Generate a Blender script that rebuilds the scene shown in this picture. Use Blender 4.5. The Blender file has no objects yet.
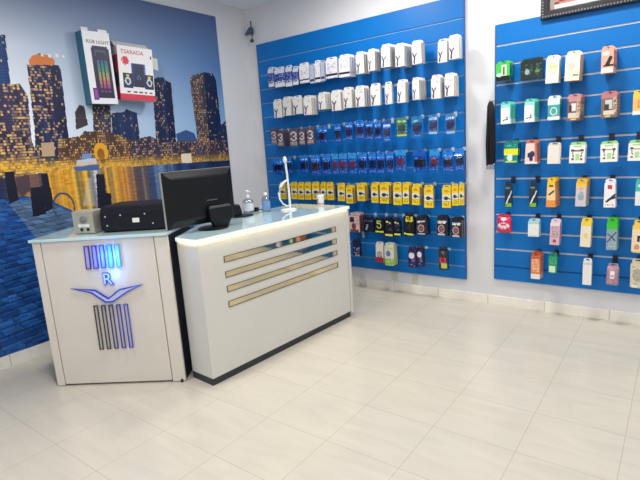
import bpy, bmesh, math, random
import numpy as np
from mathutils import Vector, Matrix

random.seed(7)
SC = bpy.context.scene
COL = SC.collection
K = 1.2            # survey units -> metres (camera height 1.25 units = 1.5 m)
PI = math.pi

# ------------------------------------------------------------------ colour
def lin(c):
    r = []
    for x in c[:3]:
        x = max(0.0, min(255.0, x)) / 255.0
        r.append(x / 12.92 if x <= 0.04045 else ((x + 0.055) / 1.055) ** 2.4)
    return (r[0], r[1], r[2], 1.0)

# ------------------------------------------------------------------ materials
MATS = {}
def nodes_of(m):
    m.use_nodes = True
    nt = m.node_tree
    return nt, nt.nodes, nt.links, nt.nodes['Principled BSDF']

def solid(name, col, rough=.5, metal=0.0, coat=0.0, spec=.5, noise=0.0, nscale=20.0, emit=None, estr=0.0, bump=0.0):
    """plain material with a slight procedural variation"""
    m = bpy.data.materials.new(name)
    nt, N, L, b = nodes_of(m)
    b.inputs['Base Color'].default_value = lin(col)
    b.inputs['Roughness'].default_value = rough
    b.inputs['Metallic'].default_value = metal
    b.inputs['Coat Weight'].default_value = coat
    b.inputs['Specular IOR Level'].default_value = spec
    if noise > 0 or bump > 0:
        tc = N.new('ShaderNodeTexCoord'); nz = N.new('ShaderNodeTexNoise')
        nz.inputs['Scale'].default_value = nscale
        L.new(tc.outputs['Object'], nz.inputs['Vector'])
        if noise > 0:
            mx = N.new('ShaderNodeMix'); mx.data_type = 'RGBA'
            mx.inputs[6].default_value = lin([x * (1 - noise) for x in col])
            mx.inputs[7].default_value = lin([min(255, x * (1 + noise * .5)) for x in col])
            L.new(nz.outputs['Fac'], mx.inputs[0]); L.new(mx.outputs[2], b.inputs['Base Color'])
        if bump > 0:
            bp = N.new('ShaderNodeBump'); bp.inputs['Strength'].default_value = bump; bp.inputs['Distance'].default_value = .002
            L.new(nz.outputs['Fac'], bp.inputs['Height']); L.new(bp.outputs['Normal'], b.inputs['Normal'])
    if emit is not None:
        b.inputs['Emission Color'].default_value = lin(emit)
        b.inputs['Emission Strength'].default_value = estr
    MATS[name] = m
    return m

def printed(name, rough=.4, coat=0.0, spec=.5):
    """printed card: the ink colours are the mesh's own colour attribute"""
    m = bpy.data.materials.new(name)
    nt, N, L, b = nodes_of(m)
    a = N.new('ShaderNodeAttribute'); a.attribute_name = 'Ink'
    L.new(a.outputs['Color'], b.inputs['Base Color'])
    b.inputs['Roughness'].default_value = rough
    b.inputs['Coat Weight'].default_value = coat
    b.inputs['Specular IOR Level'].default_value = spec
    MATS[name] = m
    return m

def clear(name, tint=(235, 240, 245), amount=.16, rough=.08):
    m = bpy.data.materials.new(name)
    nt, N, L, b = nodes_of(m)
    out = [n for n in N if n.type == 'OUTPUT_MATERIAL'][0]
    tr = N.new('ShaderNodeBsdfTransparent'); tr.inputs['Color'].default_value = lin(tint)
    gl = N.new('ShaderNodeBsdfGlossy'); gl.inputs['Roughness'].default_value = rough
    mx = N.new('ShaderNodeMixShader'); mx.inputs[0].default_value = amount
    L.new(tr.outputs[0], mx.inputs[1]); L.new(gl.outputs[0], mx.inputs[2]); L.new(mx.outputs[0], out.inputs['Surface'])
    N.remove(b)
    MATS[name] = m
    return m

# ------------------------------------------------------------------ mesh builder
class MB:
    def __init__(s): s.v = []; s.f = []; s.c = []; s.mi = []
    def face(s, idx, col=(200, 200, 200), mi=0):
        s.f.append(idx); s.c.append(col); s.mi.append(mi)
    def box(s, x0, x1, y0, y1, z0, z1, col=(200, 200, 200), mi=0):
        b = len(s.v)
        s.v += [(x0,y0,z0),(x1,y0,z0),(x1,y1,z0),(x0,y1,z0),(x0,y0,z1),(x1,y0,z1),(x1,y1,z1),(x0,y1,z1)]
        for q in ((0,3,2,1),(4,5,6,7),(0,1,5,4),(1,2,6,5),(2,3,7,6),(3,0,4,7)):
            s.face([b+i for i in q], col, mi)
        return s
    def loft(s, rings, col=(200,200,200), caps=True, mi=0, closed=True):
        """rings: lists of points, same length, joined in order"""
        b = len(s.v); n = len(rings[0])
        for r in rings: s.v += [tuple(p) for p in r]
        for k in range(len(rings)-1):
            for i in range(n if closed else n-1):
                j = (i+1) % n
                s.face([b+k*n+i, b+k*n+j, b+(k+1)*n+j, b+(k+1)*n+i], col, mi)
        if caps:
            s.face([b+i for i in range(n)][::-1], col, mi)
            s.face([b+(len(rings)-1)*n+i for i in range(n)], col, mi)
        return s
    def lathe(s, prof, cx=0, cy=0, n=20, col=(200,200,200), sx=1, sy=1, mi=0):
        rings = [[(cx+sx*r*math.cos(2*PI*i/n), cy+sy*r*math.sin(2*PI*i/n), z) for i in range(n)] for r, z in prof]
        return s.loft(rings, col, True, mi)
    def tube(s, pts, r, n=8, col=(200,200,200), mi=0, closed=False):
        pts = [Vector(p) for p in pts]; rings = []
        m = len(pts)
        for i, p in enumerate(pts):
            if closed: t = pts[(i+1)%m]-pts[i-1]
            else: t = pts[min(i+1,m-1)]-pts[max(i-1,0)]
            t.normalize()
            a = t.orthogonal() if abs(t.z) > .9 else t.cross(Vector((0,0,1)))
            a.normalize(); b2 = t.cross(a)
            rr = r[i] if isinstance(r, (list, tuple)) else r
            rings.append([p+a*rr*math.cos(2*PI*k/n)+b2*rr*math.sin(2*PI*k/n) for k in range(n)])
        if closed: rings.append(rings[0])
        return s.loft(rings, col, not closed, mi)
    def prism(s, poly, y0, y1, col=(200,200,200), mi=0):
        """poly in (x,z), extruded along y"""
        return s.loft([[(x,y0,z) for x,z in poly],[(x,y1,z) for x,z in poly]], col, True, mi)
    def frame(s, outer, inner, y0, y1, col=(200,200,200), mi=0):
        """ring between two (x,z) outlines, extruded along y"""
        n = len(outer); b = len(s.v)
        for pl in (outer, inner):
            for y in (y0, y1): s.v += [(x,y,z) for x,z in pl]
        o0, o1, i0, i1 = b, b+n, b+2*n, b+3*n
        for k in range(n):
            j = (k+1)%n
            s.face([o0+k,o0+j,i0+j,i0+k],col,mi); s.face([o1+k,i1+k,i1+j,o1+j],col,mi)
            s.face([o0+k,o1+k,o1+j,o0+j],col,mi); s.face([i0+k,i0+j,i1+j,i1+k],col,mi)
        return s
    def build(s, name, mat, parent=None, loc=(0,0,0), rz=0.0, smooth=False, bevel=0.0, seg=2):
        me = bpy.data.meshes.new(name)
        me.from_pydata([(x*K,y*K,z*K) for x,y,z in s.v], [], s.f)
        mats = mat if isinstance(mat, (list, tuple)) else [mat]
        for m in mats: me.materials.append(m)
        me.polygons.foreach_set('material_index', s.mi)
        at = me.color_attributes.new('Ink', 'FLOAT_COLOR', 'CORNER')
        buf = []
        cache = {}
        for f, c in zip(s.f, s.c):
            c = tuple(c)
            if c not in cache: cache[c] = lin(c)
            buf.extend(cache[c]*len(f))
        at.data.foreach_set('color', buf)
        bm = bmesh.new(); bm.from_mesh(me)
        bmesh.ops.recalc_face_normals(bm, faces=bm.faces); bm.to_mesh(me); bm.free()
        if smooth:
            me.polygons.foreach_set('use_smooth', [True]*len(me.polygons))
        o = bpy.data.objects.new(name, me); COL.objects.link(o)
        o.location = [q*K for q in loc]; o.rotation_euler = (0,0,rz)
        if parent is not None: o.parent = parent
        if bevel > 0:
            md = o.modifiers.new('edge', 'BEVEL'); md.width = bevel*K; md.segments = seg; md.limit_method = 'ANGLE'; md.angle_limit = .9
        if smooth and bevel == 0:
            md = o.modifiers.new('split', 'EDGE_SPLIT'); md.split_angle = .75
        return o

def thing(name, label, cat, loc=(0,0,0), rz=0.0, group=None):
    o = bpy.data.objects.new(name, None); COL.objects.link(o)
    o.empty_display_size = .05
    o.location = [q*K for q in loc]; o.rotation_euler = (0,0,rz)
    return tag(o, label, cat, group)
def tag(o, label, cat, group=None):
    o['label'] = label; o['category'] = cat
    if group: o['group'] = group
    return o
def struct(o):
    o['kind'] = 'structure'; return o
def dup(root, loc, label, group=None):
    r = root.copy(); COL.objects.link(r); r.location = [q*K for q in loc]; r['label'] = label
    if group: r['group'] = group
    for ch in list(root.children):
        c = ch.copy(); COL.objects.link(c); c.parent = r
        for g in list(ch.children):
            d = g.copy(); COL.objects.link(d); d.parent = c
    return r

# ------------------------------------------------------------------ ink patterns
FONT = {'3':['01110','10001','00001','00110','00001','10001','01110'],
        '5':['11111','10000','11110','00001','00001','10001','01110'],
        'e':['00000','01110','10001','11111','10000','10001','01110']}
def hash2(i, j, s=0):
    x = math.sin(i*127.1+j*311.7+s*74.7)*43758.5453
    return x-math.floor(x)
def inkat(spec, u, v, asp):
    """colour of a print at (u,v); spec = list of shapes, later ones on top"""
    col = spec[0]
    for s in spec[1:]:
        k = s[0]
        if k == 'r' and s[1] <= u <= s[2] and s[3] <= v <= s[4]: col = s[5]
        elif k == 'e' and ((u-s[1])/s[3])**2+((v-s[2])/s[4])**2 <= 1: col = s[5]
        elif k == 'o' and .55 <= ((u-s[1])/s[3])**2+((v-s[2])/s[4])**2 <= 1: col = s[5]
        elif k == 'l':
            ax, ay, bx, by, w = s[1], s[2]*asp, s[3], s[4]*asp, s[5]
            t = max(0, min(1, ((u-ax)*(bx-ax)+(v*asp-ay)*(by-ay))/((bx-ax)**2+(by-ay)**2)))
            if (u-ax-t*(bx-ax))**2+(v*asp-ay-t*(by-ay))**2 <= w*w: col = s[6]
        elif k == 'n' and s[1] <= u <= s[2] and s[3] <= v <= s[4]:
            if hash2(int(u*14), int(v*14*asp), s[7] if len(s) > 7 else 0) < s[5]: col = s[6]
        elif k == 'b' and s[1] <= u <= s[2] and s[3] <= v <= s[4]:
            bmp = FONT[s[5]]
            i = min(4, int((u-s[1])/(s[2]-s[1])*5)); j = min(6, int((s[4]-v)/(s[4]-s[3])*7))
            if bmp[j][i] == '1': col = s[6]
    return col

def pack_mesh(w, h, d, spec, side, nx=20, taper=0.0, bulge=0.0, rnd=0.0, ink=None):
    """a carton / bag whose front (-y) carries a print; x in +-w/2, z in -h..0, y in -d..0"""
    m = MB(); asp = h/w
    ny = max(8, min(36, int(nx*asp)))
    def half(v):
        q = w/2*(1-taper*v)
        if rnd > 0:
            e = min(v, 1-v)*h
            if e < rnd: q -= rnd-math.sqrt(max(0, rnd*rnd-(rnd-e)**2))
        return q
    b = len(m.v)
    for j in range(ny+1):
        v = j/ny
        for i in range(nx+1):
            u = i/nx
            bl = bulge*(max(0, math.sin(PI*u))*max(0, math.sin(PI*v)))**.6
            m.v.append(((u-.5)*2*half(v), -d-bl, -h+v*h))
    for j in range(ny):
        for i in range(nx):
            p = b+j*(nx+1)+i
            m.face([p, p+1, p+nx+2, p+nx+1], inkat(spec, (i+.5)/nx, (j+.5)/ny, asp))
    # rim
    rim = [b+i for i in range(nx+1)]+[b+j*(nx+1)+nx for j in range(1, ny+1)]+[b+ny*(nx+1)+i for i in range(nx-1, -1, -1)]+[b+j*(nx+1) for j in range(ny-1, 0, -1)]
    b2 = len(m.v)
    for p in rim:
        x, y, z = m.v[p]; m.v.append((x, 0, z))
    n = len(rim)
    for k in range(n):
        j = (k+1) % n
        m.face([rim[k], b2+k, b2+j, rim[j]], side)
    m.face([b2+k for k in range(n)], side)
    return m

def tab_mesh(w, h, col, t=.003):
    """hanging tab with a euro slot; bottom at z=0"""
    m = MB(); a = min(w*.28, .016); z0, z1 = h*.42, h*.72
    m.frame([(-w/2,0),(w/2,0),(w/2,h*.7),(w*.36,h),(-w*.36,h),(-w/2,h*.7)],
            [(-a,z0),(a,z0),(a,(z0+z1)/2),(a*.6,z1),(-a*.6,z1),(-a,(z0+z1)/2)], -t, 0, col)
    return m
# ------------------------------------------------------------------ look
FLOOR_COL = (209, 202, 188)
WALL_COL = (224, 224, 228)
SLAT_COL = (0, 112, 194)
LED_STR = 9
LIP_STR = .35
LEDF = [.03, .06, .2, .4, .4]
LEDE = [.1, .2, .4, .6, .4]
EMB_L = [(.38, .74, .3), (.44, .74, .5), (.43, .64, .3)]
LAMPS = [(-1.9, 2.75, 26), (-.7, 2.75, 27), (.5, 2.75, 20), (-2.2, 1.0, 26), (-.9, .6, 28), (.6, .5, 24)]  # unseen; the fourth is an extra one added to brighten the mural
LAMP_SZ = .22
DAY = 36
WORLD = .4
EXPO = -0.12
MURAL_SHAPES = [('win', (38, 60, 108), [(0.899, 1.841), (1.131, 1.863), (1.071, 1.242), (0.827, 1.206)], {'lit': 0.25}), ('win', (22, 62, 118), [(1.208, 2.019), (1.394, 2.033), (1.373, 1.721), (1.326, 1.346), (1.081, 1.299)], {'lit': 0.12}), ('win', (52, 48, 84), [(1.289, 1.74), (1.43, 1.748), (1.464, 1.677), (1.422, 1.214), (1.194, 1.196)], {'lit': 0.5}), ('flat', (205, 120, 60), [(1.508, 1.898), (1.53, 1.925), (1.583, 1.948), (1.643, 1.936), (1.671, 1.914), (1.658, 1.869), (1.507, 1.856)], {}), ('flat', (90, 110, 60), [(1.568, 1.935), (1.584, 1.951), (1.6, 1.938)], {}), ('win', (36, 38, 84), [(1.491, 1.867), (1.686, 1.884), (1.7, 1.853), (1.674, 1.33), (1.462, 1.307), (1.47, 1.497)], {'lit': 0.42}), ('win', (24, 34, 84), [(1.633, 1.873), (1.686, 1.884), (1.7, 1.853), (1.674, 1.33), (1.592, 1.32)], {'lit': 0.12}), ('flat', (60, 52, 60), [(1.75, 1.582), (1.786, 1.63), (1.82, 1.624), (1.828, 1.495), (1.737, 1.462)], {}), ('win', (60, 64, 88), [(1.884, 1.666), (2.021, 1.671), (1.991, 1.387), (1.854, 1.391)], {'lit': 0.3}), ('win', (26, 52, 98), [(2.014, 1.579), (2.119, 1.588), (2.139, 1.61), (2.227, 1.582), (2.221, 1.38), (1.997, 1.372)], {'lit': 0.12}), ('win', (26, 46, 92), [(2.397, 1.834), (2.456, 1.86), (2.503, 1.863), (2.518, 1.841), (2.573, 1.822), (2.553, 1.289), (2.359, 1.282)], {'lit': 0.25}), ('win', (16, 30, 74), [(2.5, 1.848), (2.573, 1.822), (2.553, 1.289), (2.482, 1.276)], {'lit': 0.08}), ('win', (74, 72, 86), [(2.765, 1.865), (2.807, 1.9), (2.941, 1.935), (2.939, 1.358), (2.78, 1.346)], {'lit': 0.55}), ('win', (16, 38, 84), [(2.93, 1.934), (3.03, 1.925), (3.058, 1.876), (3.068, 1.265), (2.901, 1.255)], {'lit': 0.1}), ('win', (30, 50, 95), [(3.023, 1.461), (3.129, 1.531), (3.141, 1.17), (2.978, 1.136)], {'lit': 0.25}), ('flat', (54, 84, 140), [(2.562, 1.418), (2.668, 1.449), (2.748, 1.423), (2.78, 1.346), (2.57, 1.337)], {}), ('win', (48, 44, 72), [(0.835, 1.486), (1.271, 1.481), (1.432, 1.416), (1.455, 1.34), (1.425, 1.162), (0.775, 1.157)], {'lit': 0.65}), ('win', (30, 44, 90), [(1.484, 1.579), (1.592, 1.555), (1.618, 1.398), (1.583, 1.188), (1.432, 1.2)], {'lit': 0.35}), ('flat', (190, 160, 130), [(1.494, 1.383), (1.577, 1.386), (1.568, 1.295), (1.485, 1.293)], {}), ('win', (92, 66, 58), [(1.605, 1.399), (1.758, 1.421), (1.792, 1.454), (1.984, 1.444), (2.153, 1.382), (2.14, 1.188), (1.57, 1.189)], {'lit': 0.75}), ('disc', (235, 170, 40), [(1.893, 1.305)], {'r': (0.054, 0.066)}), ('disc', (150, 95, 30), [(1.891, 1.291)], {'r': (0.028, 0.04)}), ('win', (58, 56, 86), [(2.145, 1.382), (2.314, 1.408), (2.417, 1.358), (3.08, 1.354), (3.127, 1.153), (2.123, 1.189)], {'lit': 0.5}), ('glow', (250, 190, 60), [(1.229, 1.241), (1.585, 1.201), (3.154, 1.169)], {'h': 0.05}), ('flat', (236, 222, 190), [(2.588, 1.254), (2.692, 1.257), (2.691, 1.173), (2.586, 1.172)], {}), ('water', (0, 0, 0), [(0.777, 1.168), (1.333, 1.183), (1.585, 1.201), (2.191, 1.184), (3.154, 1.169), (3.148, 0.749), (3.078, 0.23), (1.3, 0.643), (1.302, 1.003), (0.75, 1.023)], {}), ('flat', (70, 105, 160), [(1.676, 1.214), (1.872, 1.221), (1.85, 1.18), (1.692, 1.186)], {}), ('flat', (196, 206, 226), [(1.711, 1.26), (1.849, 1.265), (1.85, 1.223), (1.697, 1.22)], {}), ('flat', (120, 150, 200), [(1.752, 1.298), (1.818, 1.302), (1.82, 1.267), (1.746, 1.258)], {}), ('flat', (225, 200, 150), [(1.714, 1.239), (1.838, 1.245), (1.836, 1.231), (1.712, 1.225)], {}), ('cobble', (0, 0, 0), [(0.629, 1.042), (0.986, 1.046), (1.196, 1.048), (1.335, 1.056), (1.488, 1.01), (1.671, 0.888), (2.134, 0.818), (3.137, 0.665), (2.866, -1.34), (0.43, -0.037)], {}), ('path', (92, 122, 160), [(1.236, 1.024), (1.428, 1.031), (1.605, 0.912), (1.815, 0.867), (1.874, 0.753), (1.36, 0.777)], {}), ('flat', (18, 22, 42), [(1.247, 1.215), (1.304, 1.217), (1.302, 1.035), (1.241, 1.017)], {}), ('flat', (18, 22, 42), [(1.379, 1.102), (1.46, 1.107), (1.448, 0.923), (1.365, 0.915)], {}), ('flat', (18, 22, 42), [(1.46, 1.185), (1.504, 1.181), (1.505, 0.954), (1.45, 0.936)], {}), ('flat', (18, 22, 42), [(1.831, 1.153), (1.891, 1.148), (1.883, 0.908), (1.805, 0.897)], {}), ('flat', (18, 22, 42), [(1.869, 1.013), (1.922, 1.006), (1.913, 0.896), (1.859, 0.904)], {}), ('flat', (80, 60, 70), [(1.308, 1.173), (1.388, 1.191), (1.382, 1.089), (1.322, 1.051), (1.301, 1.098)], {}), ('ring', (60, 76, 110), [(1.571, 0.952)], {'r': (0.075, 0.1)}), ('flat', (200, 214, 236), [(1.761, 1.131), (1.79, 1.128), (1.787, 0.929), (1.701, 0.941)], {'soft': 0.55})]
WIDE = [('top', [(-3.018, -2.947, 1.788, 1.958, 'navy', 1), (-2.944, -2.823, 1.776, 1.944, 'navy', 0), (-2.814, -2.737, 1.767, 1.943, 'navy', 0), (-2.733, -2.669, 1.771, 1.924, 'navy', 0), (-2.663, -2.556, 1.776, 1.94, 'band', 0), (-2.551, -2.505, 1.761, 1.919, 'greybox', 0), (-2.498, -2.442, 1.766, 1.938, 'band', 1), (-2.433, -2.395, 1.767, 1.93, 'greybox', 0), (-2.385, -2.266, 1.779, 1.941, 'band', 0), (-2.253, -2.147, 1.77, 1.942, 'band', 2), (-2.094, -2.02, 1.777, 1.94, 'fork', 2), (-1.985, -1.921, 1.782, 1.943, 'fork', 2), (-1.868, -1.788, 1.791, 1.957, 'fork', 3), (-1.749, -1.673, 1.779, 1.943, 'fork', 3), (-1.619, -1.541, 1.778, 1.94, 'fork', 1), (-1.418, -1.347, 1.759, 1.916, 'fork', 0), (-1.342, -1.267, 1.77, 1.929, 'fork', 1)]), ('second', [(-2.983, -2.889, 1.517, 1.678, 'fork', 0), (-2.872, -2.778, 1.526, 1.688, 'fork', 1), (-2.759, -2.655, 1.529, 1.684, 'fork', 0), (-2.637, -2.553, 1.511, 1.672, 'fork', 2), (-2.481, -2.404, 1.542, 1.682, 'fork', 2), (-2.349, -2.255, 1.52, 1.683, 'fork', 1), (-2.229, -2.144, 1.531, 1.691, 'fork', 1), (-2.115, -2.028, 1.528, 1.689, 'fork', 2), (-1.973, -1.885, 1.523, 1.688, 'fork', 0), (-1.849, -1.788, 1.523, 1.686, 'fork', 0), (-1.742, -1.671, 1.521, 1.688, 'fork', 1), (-1.622, -1.567, 1.532, 1.689, 'fork', 3), (-1.474, -1.401, 1.523, 1.686, 'fork', 1), (-1.375, -1.306, 1.527, 1.685, 'fork', 2)]), ('third', [(-3.047, -2.968, 1.285, 1.431, 'three', 0), (-2.967, -2.893, 1.262, 1.406, 'three', 2), (-2.823, -2.725, 1.254, 1.414, 'three', 0), (-2.716, -2.644, 1.263, 1.402, 'three', 1), (-2.631, -2.548, 1.262, 1.409, 'three', 0), (-2.526, -2.416, 1.26, 1.405, 'blister', 0), (-2.348, -2.282, 1.26, 1.413, 'blister', 0), (-2.238, -2.165, 1.273, 1.42, 'blister', 0), (-2.14, -2.056, 1.275, 1.427, 'blister', 0), (-2.047, -1.974, 1.266, 1.413, 'blister', 0), (-1.965, -1.902, 1.262, 1.406, 'blister', 0), (-1.889, -1.819, 1.244, 1.4, 'blisterw', 0), (-1.771, -1.684, 1.274, 1.419, 'blisterg', 0), (-1.647, -1.55, 1.26, 1.415, 'blisterg2', 0), (-1.511, -1.432, 1.274, 1.415, 'blisterr', 0), (-1.381, -1.304, 1.269, 1.407, 'blisterr', 0)]), ('fourth', [(-3.073, -2.937, 1.011, 1.153, 'blister2', 0), (-2.925, -2.835, 1.014, 1.157, 'blister2', 0), (-2.747, -2.645, 1.01, 1.176, 'blister2', 0), (-2.617, -2.515, 0.994, 1.171, 'blister2', 0), (-2.498, -2.403, 0.997, 1.175, 'blister2', 0), (-2.392, -2.326, 1.0, 1.173, 'blisterr2', 0), (-2.321, -2.235, 0.999, 1.172, 'blisterr2', 0), (-2.229, -2.14, 0.997, 1.172, 'blisterr2', 0), (-2.13, -2.042, 0.999, 1.171, 'blister2', 0), (-2.033, -1.959, 0.998, 1.168, 'blister2', 0), (-1.954, -1.88, 0.996, 1.165, 'blister2', 0), (-1.872, -1.804, 1.0, 1.164, 'blister2', 0), (-1.79, -1.696, 1.012, 1.176, 'blisterr2', 0), (-1.642, -1.533, 1.001, 1.168, 'blisterk', 0), (-1.509, -1.427, 1.003, 1.165, 'blisterr2', 0), (-1.408, -1.322, 0.997, 1.158, 'blister2', 0), (-1.314, -1.244, 1.006, 1.163, 'blister2', 0)]), ('fifth', [(-2.991, -2.918, 0.784, 0.941, 'yellow', 0), (-2.852, -2.781, 0.785, 0.94, 'yellow', 0), (-2.769, -2.7, 0.782, 0.939, 'yellow', 0), (-2.693, -2.621, 0.783, 0.939, 'yellow', 0), (-2.61, -2.529, 0.784, 0.94, 'yellow', 0), (-2.514, -2.457, 0.785, 0.938, 'yellow', 0), (-2.453, -2.381, 0.782, 0.937, 'yellow', 0), (-2.335, -2.263, 0.775, 0.928, 'yellow', 0), (-2.253, -2.186, 0.756, 0.908, 'yellow', 1), (-2.144, -2.065, 0.778, 0.926, 'yellow', 1), (-2.008, -1.941, 0.766, 0.929, 'yellow', 1), (-1.927, -1.844, 0.762, 0.928, 'yellow', 1), (-1.809, -1.735, 0.752, 0.93, 'yellow', 0), (-1.725, -1.671, 0.761, 0.927, 'yellow', 1), (-1.646, -1.58, 0.755, 0.915, 'yellow', 1), (-1.549, -1.474, 0.737, 0.909, 'yellow', 0), (-1.405, -1.338, 0.74, 0.907, 'yellow', 0), (-1.333, -1.284, 0.757, 0.916, 'yellow', 0), (-1.279, -1.24, 0.762, 0.921, 'yellow', 0)]), ('sixth', [(-2.238, -2.127, 0.514, 0.676, 'photo', 1), (-2.099, -1.993, 0.521, 0.65, 'dark1', 0), (-1.984, -1.9, 0.519, 0.647, 'five', 0), (-1.895, -1.819, 0.495, 0.656, 'dark2', 0), (-1.815, -1.754, 0.506, 0.648, 'dark2', 0), (-1.728, -1.631, 0.511, 0.695, 'bee', 0), (-1.62, -1.529, 0.524, 0.673, 'ring', 1), (-1.451, -1.366, 0.527, 0.679, 'ring', 1), (-1.339, -1.256, 0.521, 0.67, 'ring', 1)]), ('bottom', [(-2.215, -2.139, 0.306, 0.458, 'navysmall', 0), (-1.988, -1.915, 0.274, 0.443, 'wred', 0), (-1.908, -1.819, 0.253, 0.441, 'green1', 1), (-1.693, -1.624, 0.257, 0.425, 'purple', 0), (-1.62, -1.565, 0.275, 0.436, 'purple', 0), (-1.443, -1.37, 0.263, 0.444, 'tri', 0)])]
NARROW = [('top', [(-1.021, -0.931, 1.583, 1.71, 'r1a', 1), (-0.869, -0.732, 1.574, 1.702, 'r1b', 0), (-0.715, -0.639, 1.533, 1.698, 'r1c', 1), (-0.606, -0.524, 1.533, 1.706, 'r1d', 1), (-0.419, -0.355, 1.553, 1.704, 'r1e', 3)]), ('second', [(-0.988, -0.924, 1.309, 1.452, 'r2a', 3), (-0.839, -0.774, 1.309, 1.454, 'r2a', 3), (-0.701, -0.63, 1.31, 1.458, 'r2c', 1), (-0.591, -0.516, 1.297, 1.455, 'r2d', 3), (-0.409, -0.327, 1.299, 1.45, 'r2e', 3), (-0.252, -0.178, 1.304, 1.44, 'r2f', 0)]), ('third', [(-0.965, -0.871, 1.051, 1.199, 'r3a', 1), (-0.834, -0.754, 1.042, 1.195, 'r3b', 2), (-0.694, -0.616, 1.038, 1.171, 'r3c', 0), (-0.569, -0.48, 1.038, 1.167, 'r3d', 1), (-0.403, -0.313, 1.04, 1.163, 'r3d', 1), (-0.26, -0.173, 1.042, 1.161, 'r3d', 1)]), ('fourth', [(-0.959, -0.909, 0.752, 0.928, 'r4a', 0), (-0.801, -0.749, 0.756, 0.93, 'r4a', 0), (-0.697, -0.638, 0.761, 0.949, 'r4c', 3), (-0.526, -0.466, 0.769, 0.94, 'r4d', 3), (-0.374, -0.309, 0.766, 0.938, 'r4e', 1), (-0.214, -0.15, 0.781, 0.939, 'r4f', 0)]), ('fifth', [(-1.014, -0.914, 0.571, 0.703, 'r5a', 0), (-0.805, -0.735, 0.56, 0.679, 'r5b', 1), (-0.667, -0.608, 0.512, 0.681, 'r5c', 1), (-0.489, -0.43, 0.512, 0.694, 'r5d', 1), (-0.35, -0.292, 0.503, 0.699, 'r5e', 2), (-0.215, -0.146, 0.496, 0.695, 'r5f', 0)]), ('bottom', [(-0.782, -0.723, 0.268, 0.45, 'r6a', 2), (-0.672, -0.617, 0.319, 0.459, 'r6b', 0), (-0.469, -0.418, 0.264, 0.438, 'r6c', 0), (-0.339, -0.27, 0.275, 0.415, 'r6d', 0), (-0.214, -0.138, 0.278, 0.458, 'r6e', 0)])]
BARS_TOP = [[(0.2875, 0.805), (0.3148, 0.8049), (0.3103, 0.6786), (0.2824, 0.6771)], [(0.3293, 0.8055), (0.3566, 0.8055), (0.3524, 0.6793), (0.3246, 0.6778)], [(0.371, 0.8061), (0.3983, 0.806), (0.3945, 0.68), (0.3668, 0.6785)], [(0.4127, 0.8067), (0.4399, 0.8066), (0.4365, 0.6807), (0.4088, 0.6792)], [(0.4543, 0.8072), (0.4814, 0.8071), (0.4784, 0.6813), (0.4508, 0.6799)]]
BARS_LOW = [[(0.2887, 0.4717), (0.3123, 0.4721), (0.3077, 0.2161), (0.2851, 0.2155)], [(0.331, 0.4721), (0.3546, 0.4724), (0.3502, 0.2171), (0.3277, 0.2165)], [(0.3732, 0.4724), (0.3968, 0.4728), (0.3927, 0.218), (0.3702, 0.2174)], [(0.4154, 0.4728), (0.4389, 0.4731), (0.435, 0.219), (0.4126, 0.2184)], [(0.4575, 0.4731), (0.4809, 0.4735), (0.4773, 0.2199), (0.4549, 0.2193)]]
VEE = [(0.1748, 0.5756), (0.3133, 0.5613), (0.3788, 0.5121), (0.4472, 0.559), (0.5849, 0.5799), (0.4908, 0.5391), (0.4013, 0.4872), (0.3601, 0.4862), (0.287, 0.5433)]
LETTER_BOX = [(0.3544, 0.5901), (0.415, 0.587), (0.4256, 0.6566), (0.3653, 0.6597)]
# ------------------------------------------------------------------ shared materials
card = printed('printed_card', .42)
gloss = printed('glossy_print', .22, coat=.25)
mural_ink = printed('mural_print', .45, spec=.35)
paint_w = None
white_lam = solid('white_laminate', (216, 214, 208), .28, noise=.02, nscale=3)
cream_lam = solid('cream_laminate', (226, 218, 208), .35, noise=.03, nscale=4)
navy_shade = solid('navy_gap_shade', (26, 30, 52), .5, noise=.1)  # shade of the gap beside the counter, put into the carcass colour
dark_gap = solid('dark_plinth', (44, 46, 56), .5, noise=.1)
glass_top = solid('pale_glass_top', (196, 222, 226), .06, coat=.6, noise=.02, nscale=2)
blackp = solid('black_plastic', (13, 15, 20), .42, spec=.35, noise=.1, nscale=8)
blackg = solid('black_gloss', (9, 12, 17), .3, spec=.35)
greyp = solid('grey_plastic', (120, 122, 126), .4, noise=.06)
silver = solid('silver_paint', (176, 172, 160), .35, metal=.25, noise=.05)
steel = solid('chrome_wire', (190, 190, 195), .25, metal=1.0)
hookdark = solid('dark_hook', (24, 30, 58), .4, noise=.1)
hookwhite = solid('pale_hook', (206, 214, 224), .4, noise=.05)
railw = solid('white_rail', (214, 218, 224), .35, noise=.03)
railb = solid('blue_rail', (120, 168, 214), .4, noise=.05)
leather = solid('black_leatherette', (9, 10, 26), .5, spec=.3, bump=.5, nscale=120)
whitep = solid('white_plastic', (236, 236, 234), .35, noise=.02)
redp = solid('red_ink', (205, 52, 60), .4, noise=.03)
mirror = solid('bronze_mirror', (222, 210, 176), .05, metal=1.0)
framed = solid('dark_edge', (58, 48, 40), .4, noise=.1)
woodblk = solid('black_carved_frame', (26, 22, 30), .35, noise=.2, nscale=60, bump=.6)
clearp = clear('clear_plastic', (222, 232, 240), .22, .06)
bubblep = clear('bubble_plastic', (214, 230, 250), .07, .12)
bluelab = solid('blue_label', (60, 110, 200), .35, noise=.05)
lip_m = solid('milky_edge_band', (246, 244, 234), .35, emit=(255, 244, 214), estr=LIP_STR)
led_warm = solid('led_strip_glow', (255, 240, 205), .4, emit=(255, 236, 190), estr=LED_STR)
tape = solid('paper_tape', (222, 226, 220), .5, noise=.04)

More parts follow.
